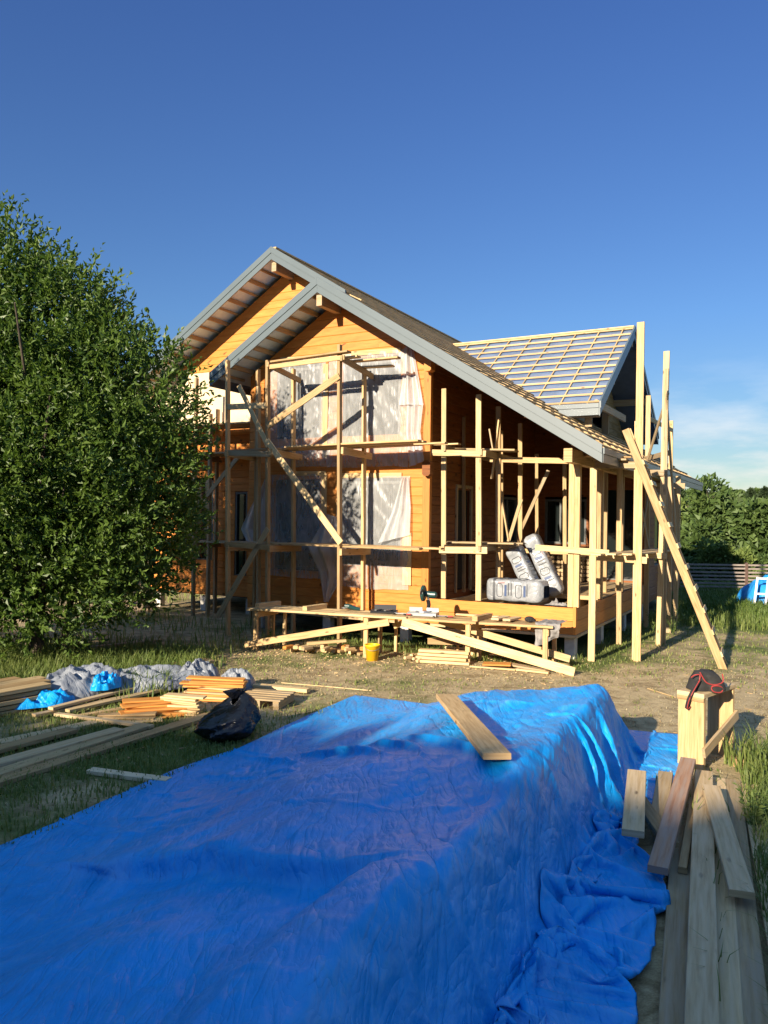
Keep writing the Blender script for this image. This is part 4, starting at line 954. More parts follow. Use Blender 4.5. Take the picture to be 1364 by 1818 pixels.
def pack(loc, rot, L_, Wd, Hh, label, band=False):
    rt = empty('insulation_pack', loc, 0, label, 'insulation pack', 'insulation packs on the terrace'); rt.rotation_euler = rot
    ex = .18
    def surf(a, t):
        # superellipse section along x, ends pinched
        ca, sa = math.cos(a), math.sin(a)
        f = min(1, (min(t, 1-t)/.07))**.4 if 0 < t < 1 else 0
        k = 1 + .05*float(fbm(a*1.5, t*7, 3)) + .03*math.sin(t*17)
        y = math.copysign(abs(ca)**.30, ca)*Wd/2*k*(.62+.38*f); z = math.copysign(abs(sa)**.30, sa)*Hh/2*k*(.55+.45*f)
        return Vector((-L_/2 + L_*t, y, z + Hh/2))
    b = MB(); b.grid(lambda s, t: surf(2*math.pi*s, t), 48, 30); b.build('wrap', M['pack'], rt)
    def patch(mb, a0, a1, t0, t1, nn=5):
        def g(s, t):
            a = a0+(a1-a0)*s; tt = t0+(t1-t0)*t; p = surf(a, tt); c = Vector((p.x, 0, Hh/2)); return p + (p-c).normalized()*.005
        mb.grid(g, nn, nn)
    def mark(name, m_, *args):
        b_ = MB(); patch(b_, *args); b_.build(name, M[m_], rt)
    for side in (math.pi, math.pi*.5):
        for t0 in (.27, .60):                       # round emblem
            ring = []
            for q_ in range(19):
                an = 2*math.pi*q_/18; a_ = side + math.cos(an)*.20; tt = t0 + math.sin(an)*.05
                p = surf(a_, tt); c = Vector((p.x, 0, Hh/2)); ring.append(p + (p-c).normalized()*.004)
            MB().tube(ring, .006, 5).build('emblem', M['print_dark'], rt)
            mark('logo', 'print_blue', side-.10, side+.10, t0+.085, t0+.125)
        for t0 in (.42, .47, .74): mark('text_line', 'print_dark', side-.26, side+.05, t0, t0+.018, 4)
        for q_ in range(6): mark('dot', 'print_dark', side-.50, side-.45, .50+q_*.045, .518+q_*.045, 2)
        mark('text_line', 'print_red', side-.34, side-.24, .24, .36)
    for side in (0, math.pi*1.5):
        for t0 in (.3, .36, .66): mark('text_line', 'print_dark', side-.25, side+.25, t0, t0+.03, 4)
    if band: mark('band', 'print_dark', 0, 2*math.pi, .15, .19, 40)
    return rt
pack(W(1.66, .52, ZT), (0, 0, -TH-.06), 1.16, .50, .42, 'long silver insulation pack lying flat at the front of the terrace', True)
pack(W(1.50, 1.02, ZT+.48), (0, math.radians(62), -TH), 1.05, .40, .30, 'silver insulation pack leaning behind the flat one')
pack(W(1.78, 1.35, ZT+.60), (0, math.radians(64), -TH+.12), 1.30, .42, .30, 'tallest insulation pack, leaning at the back right of the other two')
# dark stack of short logs against the back of the terrace
fw = 0
for r_ in range(8):
    for c_ in range(11):
        if r_ > 5 and random.random() < .35: continue
        o = hb('firewood', .45+c_*.13+R(-.02, .02), VB-.55+R(-.05, .05), ZT+.06+r_*.105, .45+c_*.13+R(-.02, .02), VB-.12, ZT+.06+r_*.105, R(.09, .12), R(.08, .10), 'pine_old', 'short log in the dark woodpile at the back of the terrace', 'firewood', 'logs piled at the back of the terrace', c=.03)
def litter(s, t):
    return (.25*(s-.5)*1.6 + .05*float(fbm(s*6, t*6, 2)), .2*(t-.5) + .05*float(fbm(s*6, t*6, 5)), .10*abs(float(fbm(s*5, t*5, 9)))*4*math.sin(math.pi*s)*math.sin(math.pi*t))
o = MB().grid(litter, 30, 30).build('rag', M['rag']); o.location = W(2.5, .28, ZT); o.rotation_euler = (0, 0, -TH); tag(o, 'crumpled grey wrapping lying on the terrace edge above the workbench end', 'cloth')

# ------------------------------------------------------------------ sawhorse with tool belt, loose boards on the right
SH = empty('sawhorse', at(1228, 1366, 0) + Vector((.25, .25, 0)), math.radians(44), 'box-shaped plank sawhorse with a grey top at the right', 'sawhorse')
def sh(name, *a, m='pine'): return MB().box(*a).build(name, M[m], SH)
sh('leg_panel', -.37, -.325, -.135, .135, 0, .735); sh('leg_panel', .325, .37, -.135, .135, 0, .735)
sh('top_board', -.385, .385, -.14, .14, .737, .782, m='grey_board'); sh('top_rail', -.324, .324, .10, .135, .62, .735); sh('end_cap', -.39, -.372, -.138, .138, .70, .736)
MB().beam((-.40, -.150, .20), (.40, -.150, .46), .03, .10, c=.003).build('brace', M['pine_old'], SH)
tb = empty('tool_belt', SH.location + Vector((-.10, -.13, .782)), math.radians(10), 'black canvas tool belt with red piping heaped on the sawhorse', 'tool belt')
def pouch(cx, cy, cz, w, h, d, tilt, sd):
    b = MB()
    def f(s, t):
        a = 2*math.pi*s; k = (1 - .35*t**2)*(1 + .25*float(fbm(s*3, t*3, sd)))
        if t > .96: k *= .1
        x = math.copysign(abs(math.cos(a))**.6, math.cos(a))*w/2*k; y = math.copysign(abs(math.sin(a))**.6, math.sin(a))*d/2*k
        z = h*t*(1+.15*float(fbm(s*2, t*2, sd+2)))
        return (cx + x*math.cos(tilt) + z*math.sin(tilt), cy + y, cz + z*math.cos(tilt) - x*math.sin(tilt)*.3)
    b.grid(f, 24, 16); return b
pouch(-.03, 0, 0, .28, .20, .22, .25, 3).build('pouch', M['canvas'], tb); pouch(.11, -.04, 0, .22, .19, .20, -.35, 6).build('pouch', M['canvas'], tb); pouch(.03, .05, .08, .22, .13, .14, .5, 9).build('pouch', M['canvas'], tb)
def curve_pts(pts, n=24):
    out = []
    P = [Vector(p) for p in pts]; P = [P[0]] + P + [P[-1]]
    for i in range(1, len(P)-2):
        for k in range(n//(len(P)-3)):
            t = k/(n//(len(P)-3)); a, b_, c, d = P[i-1:i+3]
            out.append(.5*((2*b_) + (c-a)*t + (2*a-5*b_+4*c-d)*t*t + (3*b_-a-3*c+d)*t**3))
    out.append(P[-2]); return out
for pts in ([(-.10, -.11, .20), (-.04, -.13, .10), (.06, -.13, .075), (.15, -.12, .10), (.17, -.08, .17)], [(.02, -.13, .06), (.08, -.14, .065), (.14, -.13, .04), (.12, -.14, .0), (.04, -.145, .005), (.01, -.14, .04), (.03, -.135, .06)], [(-.17, -.07, .14), (-.15, -.10, .17), (-.10, -.11, .17), (-.12, -.12, .10), (-.18, -.12, .04)]):
    MB().tube(curve_pts(pts), .0065, 6).build('piping', M['red_trim'], tb)
b = MB(); C_ = curve_pts([(-.10, -.10, .12), (-.17, -.13, .05), (-.23, -.13, -.06), (-.235, -.10, -.16), (-.19, -.08, -.15)])
for i in range(len(C_)-1): b.beam(C_[i], C_[i+1], .012, .045, up=(0, 1, .2), c=.002)
b.build('strap', M['canvas'], tb); MB().tube([p + Vector((-.008, -.024, 0)) for p in C_], .005, 6).build('piping', M['red_trim'], tb)

def pb(x0, y0, z0, x1, y1, z1, w, h, m, lab, name='board', cat='board', up=(0, 0, 1)):
    return board(name, at(x0, y0, z0), at(x1, y1, z1), w, h, m, lab, cat, up=up, seg=2, jit=.003)
pb(1250, 1372, .13, 1246, 1900, .13, .155, .045, 'grey_board', 'long straight grey board lying closest to the tarpaulin skirt')
pb(1222, 1350, .26, 1168, 1545, .15, .135, .05, 'red_board', 'reddish rough board propped on the pile with its far end raised')
pb(1262, 1398, .19, 1318, 1588, .17, .15, .045, 'grey_board', 'short grey board lying diagonally across the long boards')
pb(1276, 1385, .06, 1300, 1900, .06, .125, .045, 'grey_board', 'weathered long board under the diagonal one')
pb(1302, 1388, .06, 1352, 1900, .055, .125, .045, 'pine_old', 'outermost weathered long board beside the weeds')
pb(1330, 1395, .05, 1402, 1760, .05, .14, .04, 'grey_board', 'grey board at the right edge half hidden by tall grass')
pb(1212, 1470, .03, 1196, 1900, .03, .16, .045, 'pine_old', 'bottom board of the right pile next to the tarpaulin hem')
pb(1236, 1385, .08, 1212, 1545, .08, .06, .045, 'pine', 'narrow lath squeezed between the reddish and the grey board', 'lath', 'lath')
pb(1131, 1372, .30, 1124, 1480, .27, .155, .05, 'grey_board', 'thick grey board end resting on the fold of the blue tarpaulin')
pb(1182, 1374, .16, 1166, 1470, .12, .13, .045, 'pine_old', 'short brown board between the tarpaulin and the reddish board')
pb(1136, 1418, .16, 1192, 1500, .14, .11, .04, 'pine', 'short board with a sawn orange end lying slantwise by the tarpaulin')
pb(1300, 1352, .045, 1354, 1352, .045, .11, .085, 'pine', 'short pine block on the soil beside the sawhorse', 'wood_block', 'wood block')
pb(500, 1212, .0, 660, 1226, .0, .02, .01, 'pine_pale', 'thin pale lath on the bare soil in mid yard', 'lath', 'lath')
pb(1150, 1222, .01, 1200, 1238, .01, .02, .012, 'pine_pale', 'thin pale stick lying on the soil left of the sawhorse', 'lath', 'lath')

# ------------------------------------------------------------------ lumber, bundle and cut boards on the left
def lrow(pts, labs, w, h, mats, name='plank', group=None):
    for (x0, y0, x1, y1, z), lab, m in zip(pts, labs, mats):
        pb(x0, y0, z, x1, y1, z, w, h, m, lab, name, 'plank')
ords = ['lowest', 'second lowest', 'third', 'fourth', 'fifth', 'topmost']
dirv = (at(330, 1168, .1) - at(-80, 1240, .1)); dirv.z = 0; dirv.normalize(); perp = Vector((-dirv.y, dirv.x, 0))
base = at(60, 1262, 0)
k = 0
for lay in range(5):
    for c_ in range(4):
        z = .035 + lay*.062; o = base + perp*(.09 + c_*.20 + R(-.015, .015)) + Vector((0, 0, z))
        lab = ('front' if c_ == 0 else 'second-row' if c_ == 1 else 'third-row' if c_ == 2 else 'rear') + ' long plank of the left lumber stack, ' + ['bottom layer', 'second layer', 'middle layer', 'fourth layer', 'top layer'][lay]
        board('plank', o - dirv*(3.2+R(0, .1)), o + dirv*(R(.15, .5) if (lay > 1 or c_ < 2) else 3.4), .185, .05, ['pine_pale', 'pine', 'pine'][(lay + c_) % 3] if c_ else ['pine', 'pine', 'pine_pale', 'pine', 'pine_pale'][lay], lab, 'plank', 'planks of the left lumber stack', seg=2, jit=.006)
for k, (x0, y0, x1, y1, z, m, lab) in enumerate([(-120, 1425, 372, 1270, .035, 'pine', 'nearest long plank of the shaded row on the left grass'), (-120, 1412, 260, 1288, .055, 'pine_pale', 'second long plank of the shaded row on the left grass'),
        (-120, 1388, 212, 1296, .075, 'grey_board', 'wide plank with a square end in the shaded row'), (-120, 1362, 130, 1296, .06, 'pine', 'fourth plank of the shaded row, partly in grass'),
        (-120, 1345, 205, 1276, .03, 'grey_board', 'rearmost plank of the shaded row on the left grass')]):
    pb(x0, y0, z, x1, y1, z, .17, .045, m, lab, 'plank', 'plank')
pb(100, 1268, .05, 270, 1290, .06, .08, .035, 'grey_board', 'grey lath crossing the ends of the shaded planks', 'lath', 'lath')
pb(160, 1368, .03, 300, 1386, .03, .11, .04, 'osb', 'whitish plank end lying alone on the shaded grass', 'plank', 'plank')
pb(418, 1214, .04, 548, 1226, .04, .13, .05, 'pine_pale', 'pale plank lying alone on the soil right of the cut boards', 'plank', 'plank')
pb(150, 1174, .02, 330, 1166, .02, .12, .04, 'pine', 'plank lying in sun behind the silver bundle', 'plank', 'plank')
pb(160, 1150, .05, 290, 1136, .08, .14, .05, 'pine_old', 'old plank in the shade in front of the tree', 'plank', 'plank')
for k, (x0, y0, x1, y1, z) in enumerate([(90, 1258, 275, 1212, .10), (120, 1262, 300, 1222, .06), (60, 1270, 250, 1232, .05), (140, 1272, 330, 1238, .03)]):
    pb(x0, y0, z, x1, y1, z, .09, .035, ['grey_board', 'pine_pale', 'pine_old', 'pine'][k], ['uppermost lath between the bundle and the orange boards', 'second lath between the bundle and the orange boards', 'third lath reaching under the silver bundle', 'lowest lath in front of the silver bundle'][k], 'lath', 'lath')
# cut orange boards in sliding heaps
def heap(cx, cy, n, ang, ln, lab, grp, spread=.05, m='orange_cut', w=.13, slide=.02):
    o = at(cx, cy, 0)
    for k in range(n):
        a = ang + R(-spread, spread); d = Vector((math.cos(a), math.sin(a), 0))*ln*R(.85, 1.1)/2
        side = Vector((-math.sin(ang), math.cos(ang), 0))
        p = o + Vector((0, 0, .03 + k*.026)) + Vector((math.cos(ang), math.sin(ang), 0))*R(-.05, .05) + side*(slide*k + R(-.03, .03))
        tl = Vector((0, 0, R(-.01, .01)))
        board('cut_board', p-d-tl, p+d+tl, w, .023, m if random.random() < .7 else 'pine_pale', lab, 'cut board', grp)
heap(275, 1276, 7, math.radians(20), .75, 'flat orange cut board in the left fan of the heap', 'cut boards in the left fan', .22, w=.19, slide=.035)
heap(318, 1272, 9, math.radians(-12), .52, 'cut board with pale sawn end in the front stack', 'cut boards in the front stack', .10, 'pine_pale', .14, .01)
heap(375, 1245, 10, math.radians(-8), .80, 'orange cut board in the tall rear stack', 'cut boards in the rear stack', .12, w=.16, slide=.02)
heap(400, 1232, 7, math.radians(-4), .5, 'short cut board at the right end of the heap', 'cut boards at the right end', .14, 'pine_pale', .14, .02)
heap(228, 1286, 3, math.radians(12), .7, 'cut board slid to the ground in front of the fan', 'cut boards slid to the ground', .2, 'pine', .13, .08)
pl = empty('pallet', at(470, 1250, 0), math.radians(-14), 'small weathered pallet on the soil behind the black bag', 'pallet')
for k in range(5): MB().box(-.32, .32, -.26+k*.12, -.17+k*.12, .105, .125).build('slat', M['pine_old'], pl)
for k in range(3): MB().box(-.30+k*.26, -.22+k*.26, -.26, .31, 0, .104).build('bearer', M['pine_old'], pl)

# lumpy cloth-like bodies
def lump(name, ctr, ax, ay, h, rz, sd, m, lab, cat, n=70, rid=.35, parent=None, top=None):
    def f(s, t):
        a = 2*math.pi*s; r = t
        x, y = math.cos(a)*r, math.sin(a)*r
        prof = math.sqrt(max(0, 1-r**2.6))
        q = 1 - 2*abs(float(fbm(x*1.9+y*.7+sd, y*1.5, sd, 3))*2.6)
        q2 = 1 - 2*abs(float(fbm(x*3.4-y*2+sd, y*3, sd+5, 2))*2.4)
        k = 1 + .16*float(fbm(math.cos(a)*2+sd, math.sin(a)*2, sd+9))*2
        z = h*prof*(1-rid + rid*q + rid*.4*q2)
        if top: z += top(x, y)*prof
        return (x*ax*k + .06*float(fbm(x*4, y*4, sd+20)), y*ay*k + .06*float(fbm(x*4, y*4, sd+30)), max(z, .0))
    o = MB().grid(f, n, n//2).build(name, M[m], parent)
    if parent is None: o.location = ctr; o.rotation_euler = (0, 0, rz); tag(o, lab, cat)
    else: o.location = ctr; o.rotation_euler = (0, 0, rz)
    return o
bd = at(195, 1235, 0)
bu = empty('tarp_bundle', bd, math.radians(32), 'crumpled silver tarpaulin bundle with blue lining showing, on the lumber', 'tarpaulin')
lump('cloth', (.55, .15, .05), .95, .42, .25, -.1, 3, 'bundle', 0, 0, parent=bu, rid=.5); lump('cloth', (-.35, .1, .05), .66, .44, .34, .3, 8, 'bundle', 0, 0, parent=bu, rid=.5)
lump('lining', (-.88, -.30, .06), .45, .26, .17, .2, 12, 'tarp', 0, 0, parent=bu, rid=.6); lump('lining', (-.10, -.20, .16), .24, .16, .19, .5, 15, 'tarp', 0, 0, parent=bu, rid=.6)
lump('cloth', (1.28, .1, .03), .35, .24, .30, .2, 19, 'bundle', 0, 0, parent=bu, rid=.5)
lump('tarp_bundle', at(420, 1222, 0), .28, .2, .26, .3, 23, 'bundle', 'small grey piece of tarpaulin heaped behind the cut boards', 'tarpaulin')
bgp = at(388, 1326, 0) + Vector((.03, .24, 0))
bag = empty('bin_bag', bgp, .4, 'stuffed black bin bag slumped on the grass beside the cut boards', 'bin bag')
def bagf(s, t):
    a = 2*math.pi*s
    r = (math.sin(math.pi*min(t*1.02, .985)**.8))**.6
    k = 1 + .30*float(fbm(math.cos(a)*1.6+3, math.sin(a)*1.6+t*3, 4))*2 - .10*abs(float(fbm(math.cos(a)*4, math.sin(a)*4+t*2, 14)))*4
    z = .47*t + .09*t*math.cos(a-.6)
    return (.36*r*k*math.cos(a) + .12*t, .31*r*k*math.sin(a) + .05*t, max(0, z))
MB().grid(bagf, 60, 44).build('sack', M['bag'], bag)
MB().grid(lambda s, t: ((.03+.08*t)*math.cos(2*math.pi*s)*(1+.3*math.sin(14*s)) + .10, (.03+.06*t)*math.sin(2*math.pi*s)*(1+.3*math.sin(14*s)) + .05, .45+.09*t), 28, 6).build('tied_neck', M['bag'], bag)

# chips and sawn ends scattered over the soil round the workbench
cm = MB()
for k in range(420):
    u = R(-2.6, 3.2); d_ = random.gauss(0, .8); v = bl(u) + .1 + d_ - .2
    p = W(u, v, .008); a = R(0, 6.28); l_ = R(.015, .06)
    cm.beam(p, p + Vector((math.cos(a)*l_, math.sin(a)*l_, R(0, .01))), R(.01, .03), .008, c=0)
tag(cm.build('wood_chips', M['pine_pale']), 'pale wood chips and shavings strewn over the soil round the workbench', 'wood chips', kind='stuff')
cm = MB()
for k in range(260):
    p = at(R(120, 1364), R(1190, 1420), .006); a = R(0, 6.28); l_ = R(.02, .09)
    cm.beam(p, p + Vector((math.cos(a)*l_, math.sin(a)*l_, R(0, .008))), R(.006, .02), .006, c=0)
tag(cm.build('wood_chips', M['pine']), 'small splinters strewn over the middle of the yard', 'wood chips', kind='stuff')

# ------------------------------------------------------------------ blue tarpaulin over the lumber pile: cloth settled on a height field
TA = np.array([-.32, 2.8]); TD = np.array([.4303, .9027]); TL = np.array([-.9027, .4303])
S0, S1 = -1.7, 6.15
def pile_h(s, t):
    left = np.interp(t, [0, .5, .8, 1.4, 2.1, 2.9, 3.3], [.74, .69, .62, .52, .27, .05, 0])
    wob = .075*fbm(s*.9 + 3, t*1.1, 41, 3) + .03*np.sin(s*2.3 + t*.8)
    left = left + (wob - .05*np.exp(-((t-.55)/.3)**2))*sstep(3.2, 2.2, t)
    # a step across the pile where board lengths end
    left = left - .15*sstep(1.52, 1.42, s + .12*np.sin(t*2) + .1*fbm(s*2, t*2, 49))*sstep(.25, .6, t)*sstep(3.0, 2.0, t)
    left = left + .028*(np.abs(((t + .25*fbm(s*.7, t*.4, 46))*2.6) % 1.0 - .5) - .25)*sstep(3.0, 2.2, t)*sstep(.15, .4, t)
    left = left + .05*(np.abs(fbm(s*1.5 + t*1.1, t*.5 - s*.35, 47, 2)) - .1)*sstep(3.2, 2.4, t)
    edge = sstep(-.40, -.015 + .03*np.sin(s*3.1), t)
    right = (.74 + .05*fbm(s*1.3, 2.2, 45, 3))*edge
    h = np.where(t >= 0, left, right)
    far = 1 - sstep(S1 - .10 + .0*t, S1 + .55, s + .18*np.clip(t, 0, 9)*0)
    return np.maximum(h*far, 0)
def tarp_world(x):
    p = TA + x[..., 0:1]*TD + x[..., 1:2]*TL
    return np.concatenate([p, x[..., 2:3]], -1)
def cloth(ns, nt, iters, start=None, seed=5):
    rg = np.random.default_rng(seed)
    a = np.linspace(0, 1, ns)[:, None]*np.ones((1, nt)); b = np.ones((ns, 1))*np.linspace(0, 1, nt)[None, :]
    # cloth coordinates: cs along, cc across (0 at the left hem)
    s_lin = S0 - .2 + a*(S1 + 1.15 - S0 + .2)
    skirt = .80 +   .20 + 1.56*(1 - sstep(3.7, 4.7, s_lin))
    tot = 3.62 + skirt
    c = b*tot                                   # distance from the left hem
    tt = 3.52 - c                               # >0: on the pile; <0: over the edge
    over = np.maximum(-tt, 0)
    drop = np.clip(over/.80, 0, 1)
    t_ = np.where(tt > 0, tt, -.43*drop - .88*np.maximum(over-.80, 0))
    if start is None:
        z_ = pile_h(s_lin, t_) + .02
        lo = np.maximum(over - .75, 0)*(1 - .85*sstep(4.2, 4.9, s_lin))
        ph = s_lin*6.6 + 2.6*np.sin(s_lin*1.3 + 1) + over*1.6
        z_ = z_ + np.minimum(lo, .55)*(.28 + .36*np.sin(ph) + .14*np.sin(ph*2.3 + over*4))
        t_ = t_ - .07*lo*np.sin(ph*1.7)
        z_ = z_ + .05*np.abs(fbm(s_lin*2.2 + t_*.9, t_*.9 - s_lin*.5, 52, 3))*(tt > 0)
        z_ = z_ + .012*rg.standard_normal(z_.shape)
        x = np.stack([s_lin + .015*rg.standard_normal(z_.shape), t_, z_], -1)
    else: x = start
    # rest lengths from the unrolled cloth with slack where it crumples
    ds = (S1 + 1.15 - S0 + .2)/(ns-1)
    slack = 1.025 + .04*sstep(.05, .5, over) + .36*sstep(.7, 1.1, over)*(1 - .8*sstep(4.2, 4.9, s_lin)) + .03*vnoise(s_lin*1.5, c*1.5, 77)
    slackt = 1.016 + .03*sstep(0, .4, over) + .03*vnoise(s_lin*1.3 + 9, c*1.3, 78)
    dc = c[:, 1:] - c[:, :-1]
    rs = ds*.5*(slack[1:] + slack[:-1]); rc = dc*.5*(slackt[:, 1:] + slackt[:, :-1])
    rd = np.sqrt(rs[:, 1:]**2 + rc[1:]**2)
    prev = x.copy()
    def con(A, B, r, k):
        d = B - A; l_ = np.sqrt((d*d).sum(-1)) + 1e-9
        f = (k*.5*(l_ - r)/l_)[..., None]*d
        A += f; B -= f
    e_ = 1e-3
    for it in range(iters):
        vel = (x - prev)*.90; prev = x.copy()
        x = x + vel; x[..., 2] -= .0016 if it < iters*.8 else .0008
        for q in range(3):
            for o in (0, 1):
                con(x[o:-1:2], x[1+o::2], rs[o::2], 1.0); con(x[:, o:-1:2], x[:, 1+o::2], rc[:, o::2], 1.0)
            for o in (0, 1):
                con(x[o:-1:2, :-1], x[1+o::2, 1:], rd[o::2], .35); con(x[o:-1:2, 1:], x[1+o::2, :-1], rd[o::2], .35)
            for o in (0, 1, 2, 3):
                if q == 0:
                    A, B = x[o:-2:4], x[2+o::4]; n_ = min(len(A), len(B)); con(A[:n_], B[:n_], 2*ds, .10)
                    A, B = x[:, o:-2:4], x[:, 2+o::4]; n_ = min(A.shape[1], B.shape[1]); con(A[:, :n_], B[:, :n_], (c[:, 2+o::4] - c[:, o:-2:4])[:, :n_], .10)
            h = pile_h(x[..., 0], x[..., 1]) + .012
            pen = h - x[..., 2]; m = pen > 0
            hs = (pile_h(x[..., 0] + .02, x[..., 1]) + .012 - h)/.02; ht = (pile_h(x[..., 0], x[..., 1] + .02) + .012 - h)/.02
            g2 = 1 + hs*hs + ht*ht
            f = np.where(m, pen/g2, 0)
            x[..., 2] += f; x[..., 0] -= f*hs; x[..., 1] -= f*ht
            x[..., 2] = np.maximum(x[..., 2], .012)
            x[..., 1] = np.maximum(x[..., 1], -1.26 + .04*np.sin(x[..., 0]*3.1))
            fr = np.where(m | (x[..., 2] < .016), .85, 0)[..., None]
            prev += (x - prev)*fr
    return x
def upsample(x):
    def up(a):
        n_ = a.shape[0]; o = np.empty((2*n_-1,) + a.shape[1:]); o[::2] = a
        m_ = .5*(a[1:] + a[:-1]); m_[1:-1] = (9*(a[1:-2] + a[2:-1]) - (a[:-3] + a[3:]))/16
        o[1::2] = m_; return o
    return np.swapaxes(up(np.swapaxes(up(x), 0, 1)), 0, 1)
x = cloth(112, 75, 60)
x = cloth(223, 149, 30, start=upsample(x))
for _ in range(1):                      # relax jagged self-folds
    y_ = x.copy(); y_[1:-1, 1:-1] = .5*x[1:-1, 1:-1] + .125*(x[:-2, 1:-1] + x[2:, 1:-1] + x[1:-1, :-2] + x[1:-1, 2:]); x = y_
x = upsample(x)
# crisp creases pressed into the sheet, along its own directions
ns_, nt_ = x.shape[:2]
A_ = np.linspace(0, 9.0, ns_)[:, None]*np.ones((1, nt_)); B_ = np.ones((ns_, 1))*np.linspace(0, 5.6, nt_)[None, :]
du = np.gradient(x, axis=0); dv_ = np.gradient(x, axis=1)
nrm = np.cross(dv_, du); nrm /= np.linalg.norm(nrm, axis=-1, keepdims=True) + 1e-9
nrm *= np.sign(nrm[..., 2:3].mean())
def crease_line(ang, fa, fb, seed, w):
    p = A_*math.cos(ang) + B_*math.sin(ang); q = -A_*math.sin(ang) + B_*math.cos(ang)
    wx = .35*fbm(A_*1.1, B_*1.1, seed+50, 3); n_ = fbm((p+wx)*fa, (q+wx)*fb, seed, 2)
    return np.exp(-np.abs(n_)/w)
mask = lambda sd_, f=1.0: np.clip(.15 + 2.2*fbm(A_*.9*f, B_*.9*f, sd_, 3), 0, 1)
disp = .0115*crease_line(.35, 2.4, .6, 201, .035)*mask(301) + .009*crease_line(1.25, 3.2, .8, 202, .035)*mask(302) + .008*crease_line(2.3, 3.6, .9, 203, .03)*mask(303) \
     + .005*crease_line(.9, 7.5, 2.2, 204, .04)*mask(304, 1.6) + .0045*crease_line(1.9, 8.0, 2.2, 205, .04)*mask(305, 1.6) + .012*fbm(A_*2.6, B_*2.6, 206, 4) - .020*np.abs(fbm((A_+.5*B_)*2.2 + .4*fbm(A_, B_, 209), (B_-.5*A_)*4.0, 210, 3)) - .011*np.abs(fbm((A_-.8*B_)*4.2, (B_+.8*A_)*7.0, 211, 2))
for k in range(1, 9): disp += .004*np.exp(-np.abs(A_ - k*1.02 - .02*fbm(B_*2, A_*0, 207))/.018)
for k in range(1, 6): disp += .004*np.exp(-np.abs(B_ - k*.98 - .02*fbm(A_*2, B_*0, 208))/.018)
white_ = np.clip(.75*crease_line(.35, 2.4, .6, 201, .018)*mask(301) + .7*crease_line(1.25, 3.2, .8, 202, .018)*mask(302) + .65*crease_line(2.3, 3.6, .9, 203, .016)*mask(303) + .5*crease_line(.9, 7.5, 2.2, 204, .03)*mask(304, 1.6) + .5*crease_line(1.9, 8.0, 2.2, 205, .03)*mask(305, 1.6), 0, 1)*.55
x = x + nrm*disp[..., None]*2.0
x[..., 2] = np.maximum(x[..., 2] + .014, .034 + .012*(.5 + fbm(A_*5, B_*5, 212)))      # stays above the uneven soil
Pw = tarp_world(x)
ii = np.arange(ns_*nt_).reshape(ns_, nt_)
fc = np.stack([ii[:-1, :-1], ii[:-1, 1:], ii[1:, 1:], ii[1:, :-1]], -1).reshape(-1, 4)
hem = Pw[:, -1].copy()
Pw = Pw.reshape(-1, 3); o0 = np.array([.2, 4.8, 0.0])
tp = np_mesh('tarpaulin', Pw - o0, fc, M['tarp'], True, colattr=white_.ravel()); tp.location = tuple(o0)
for k in range(24, ns_-20, 44):
    c_ = x[k, -5]; e1 = x[k+1, -5] - x[k-1, -5]; e2 = x[k, -4] - x[k, -6]
    pw_ = lambda v: Vector(tuple(tarp_world(np.array(v))))
    e1 = e1/np.linalg.norm(e1); e2 = e2/np.linalg.norm(e2); nn_ = np.cross(e2, e1); nn_ *= np.sign(nn_[2] or 1)
    ring = [pw_(c_ + nn_*.004 + .014*(e1*math.cos(q*math.pi/6) + e2*math.sin(q*math.pi/6))) - Vector(tuple(o0)) for q in range(13)]
    MB().tube(ring, .0035, 6).build('eyelet', M['steel'], tp)
tag(tp, 'large creased blue tarpaulin spread over the lumber pile in the foreground', 'tarpaulin')
sd_ = tp.modifiers.new('thickness', 'SOLIDIFY'); sd_.thickness = .002
board('plank', at(792, 1236, .70), at(883, 1343, .835), .20, .045, 'pine', 'single plank lying across the crest of the blue tarpaulin as a weight', 'plank', seg=2)

# ------------------------------------------------------------------ far corner of the yard: fence, second tarpaulin, frames
fd = Vector((5.6, -.10, 0)).normalized()
FA = Vector((7.0, 27.2, 0)); FBX = 30.0
fn = empty('slat_fence', FA, 0, 'brown horizontal slat fence with dark posts at the far end of the yard', 'fence')
def fz(x): return float(ground_z(FA.x + x, FA.y - x*.02))
npost = 10
for k in range(npost):
    X_ = -4 + k*2.36
    MB().beam((X_, -X_*.02, fz(X_)-.1), (X_, -X_*.02, fz(X_)+1.12), .09, .09, up=(0, 1, 0)).build('post', M['fence_wood'], fn)
    if k < npost-1:
        for j in range(8):
            za = .16 + j*.125; X2 = X_ + 2.36
            MB().beam((X_+.04, -X_*.02-.01, fz(X_)+za), (X2-.04, -X2*.02-.01, fz(X2)+za+R(-.01, .01)), .022, .062, up=(0, 0, 1)).build('slat', M['fence_slat'] if k < 6 else M['fence_wood'], fn)
ft = Vector((11.2, 22.6, 0)); ft = at(1375, 1080, 0)
farp = empty('tarpaulin', ft, -.2, 'pale blue tarpaulin over a pile near the far fence', 'tarpaulin')
lump('sheet', (.35, .5, 0), 1.25, .9, .92, 0, 31, 'tarp_far', 0, 0, parent=farp, rid=.22)
fr = empty('window_frame', at(1338, 1083, 0), -.35, 'white wooden frame leaning on the pale blue tarpaulin', 'frame')
for p, q in [((0, 0, 0), (.12, .28, .92)), ((.95, 0, 0), (1.05, .28, .92)), ((.30, 0, 0), (.40, .28, .92)), ((.62, 0, 0), (.72, .28, .92))]: MB().beam(p, q, .055, .05, up=(0, -1, .2)).build('stile', M['white'], fr)
for t in (.04, .5, .97): MB().beam((t*.12, t*.28-.028, t*.92), (.95+t*.1, t*.28-.028, t*.92), .05, .05).build('rail', M['white'], fr)

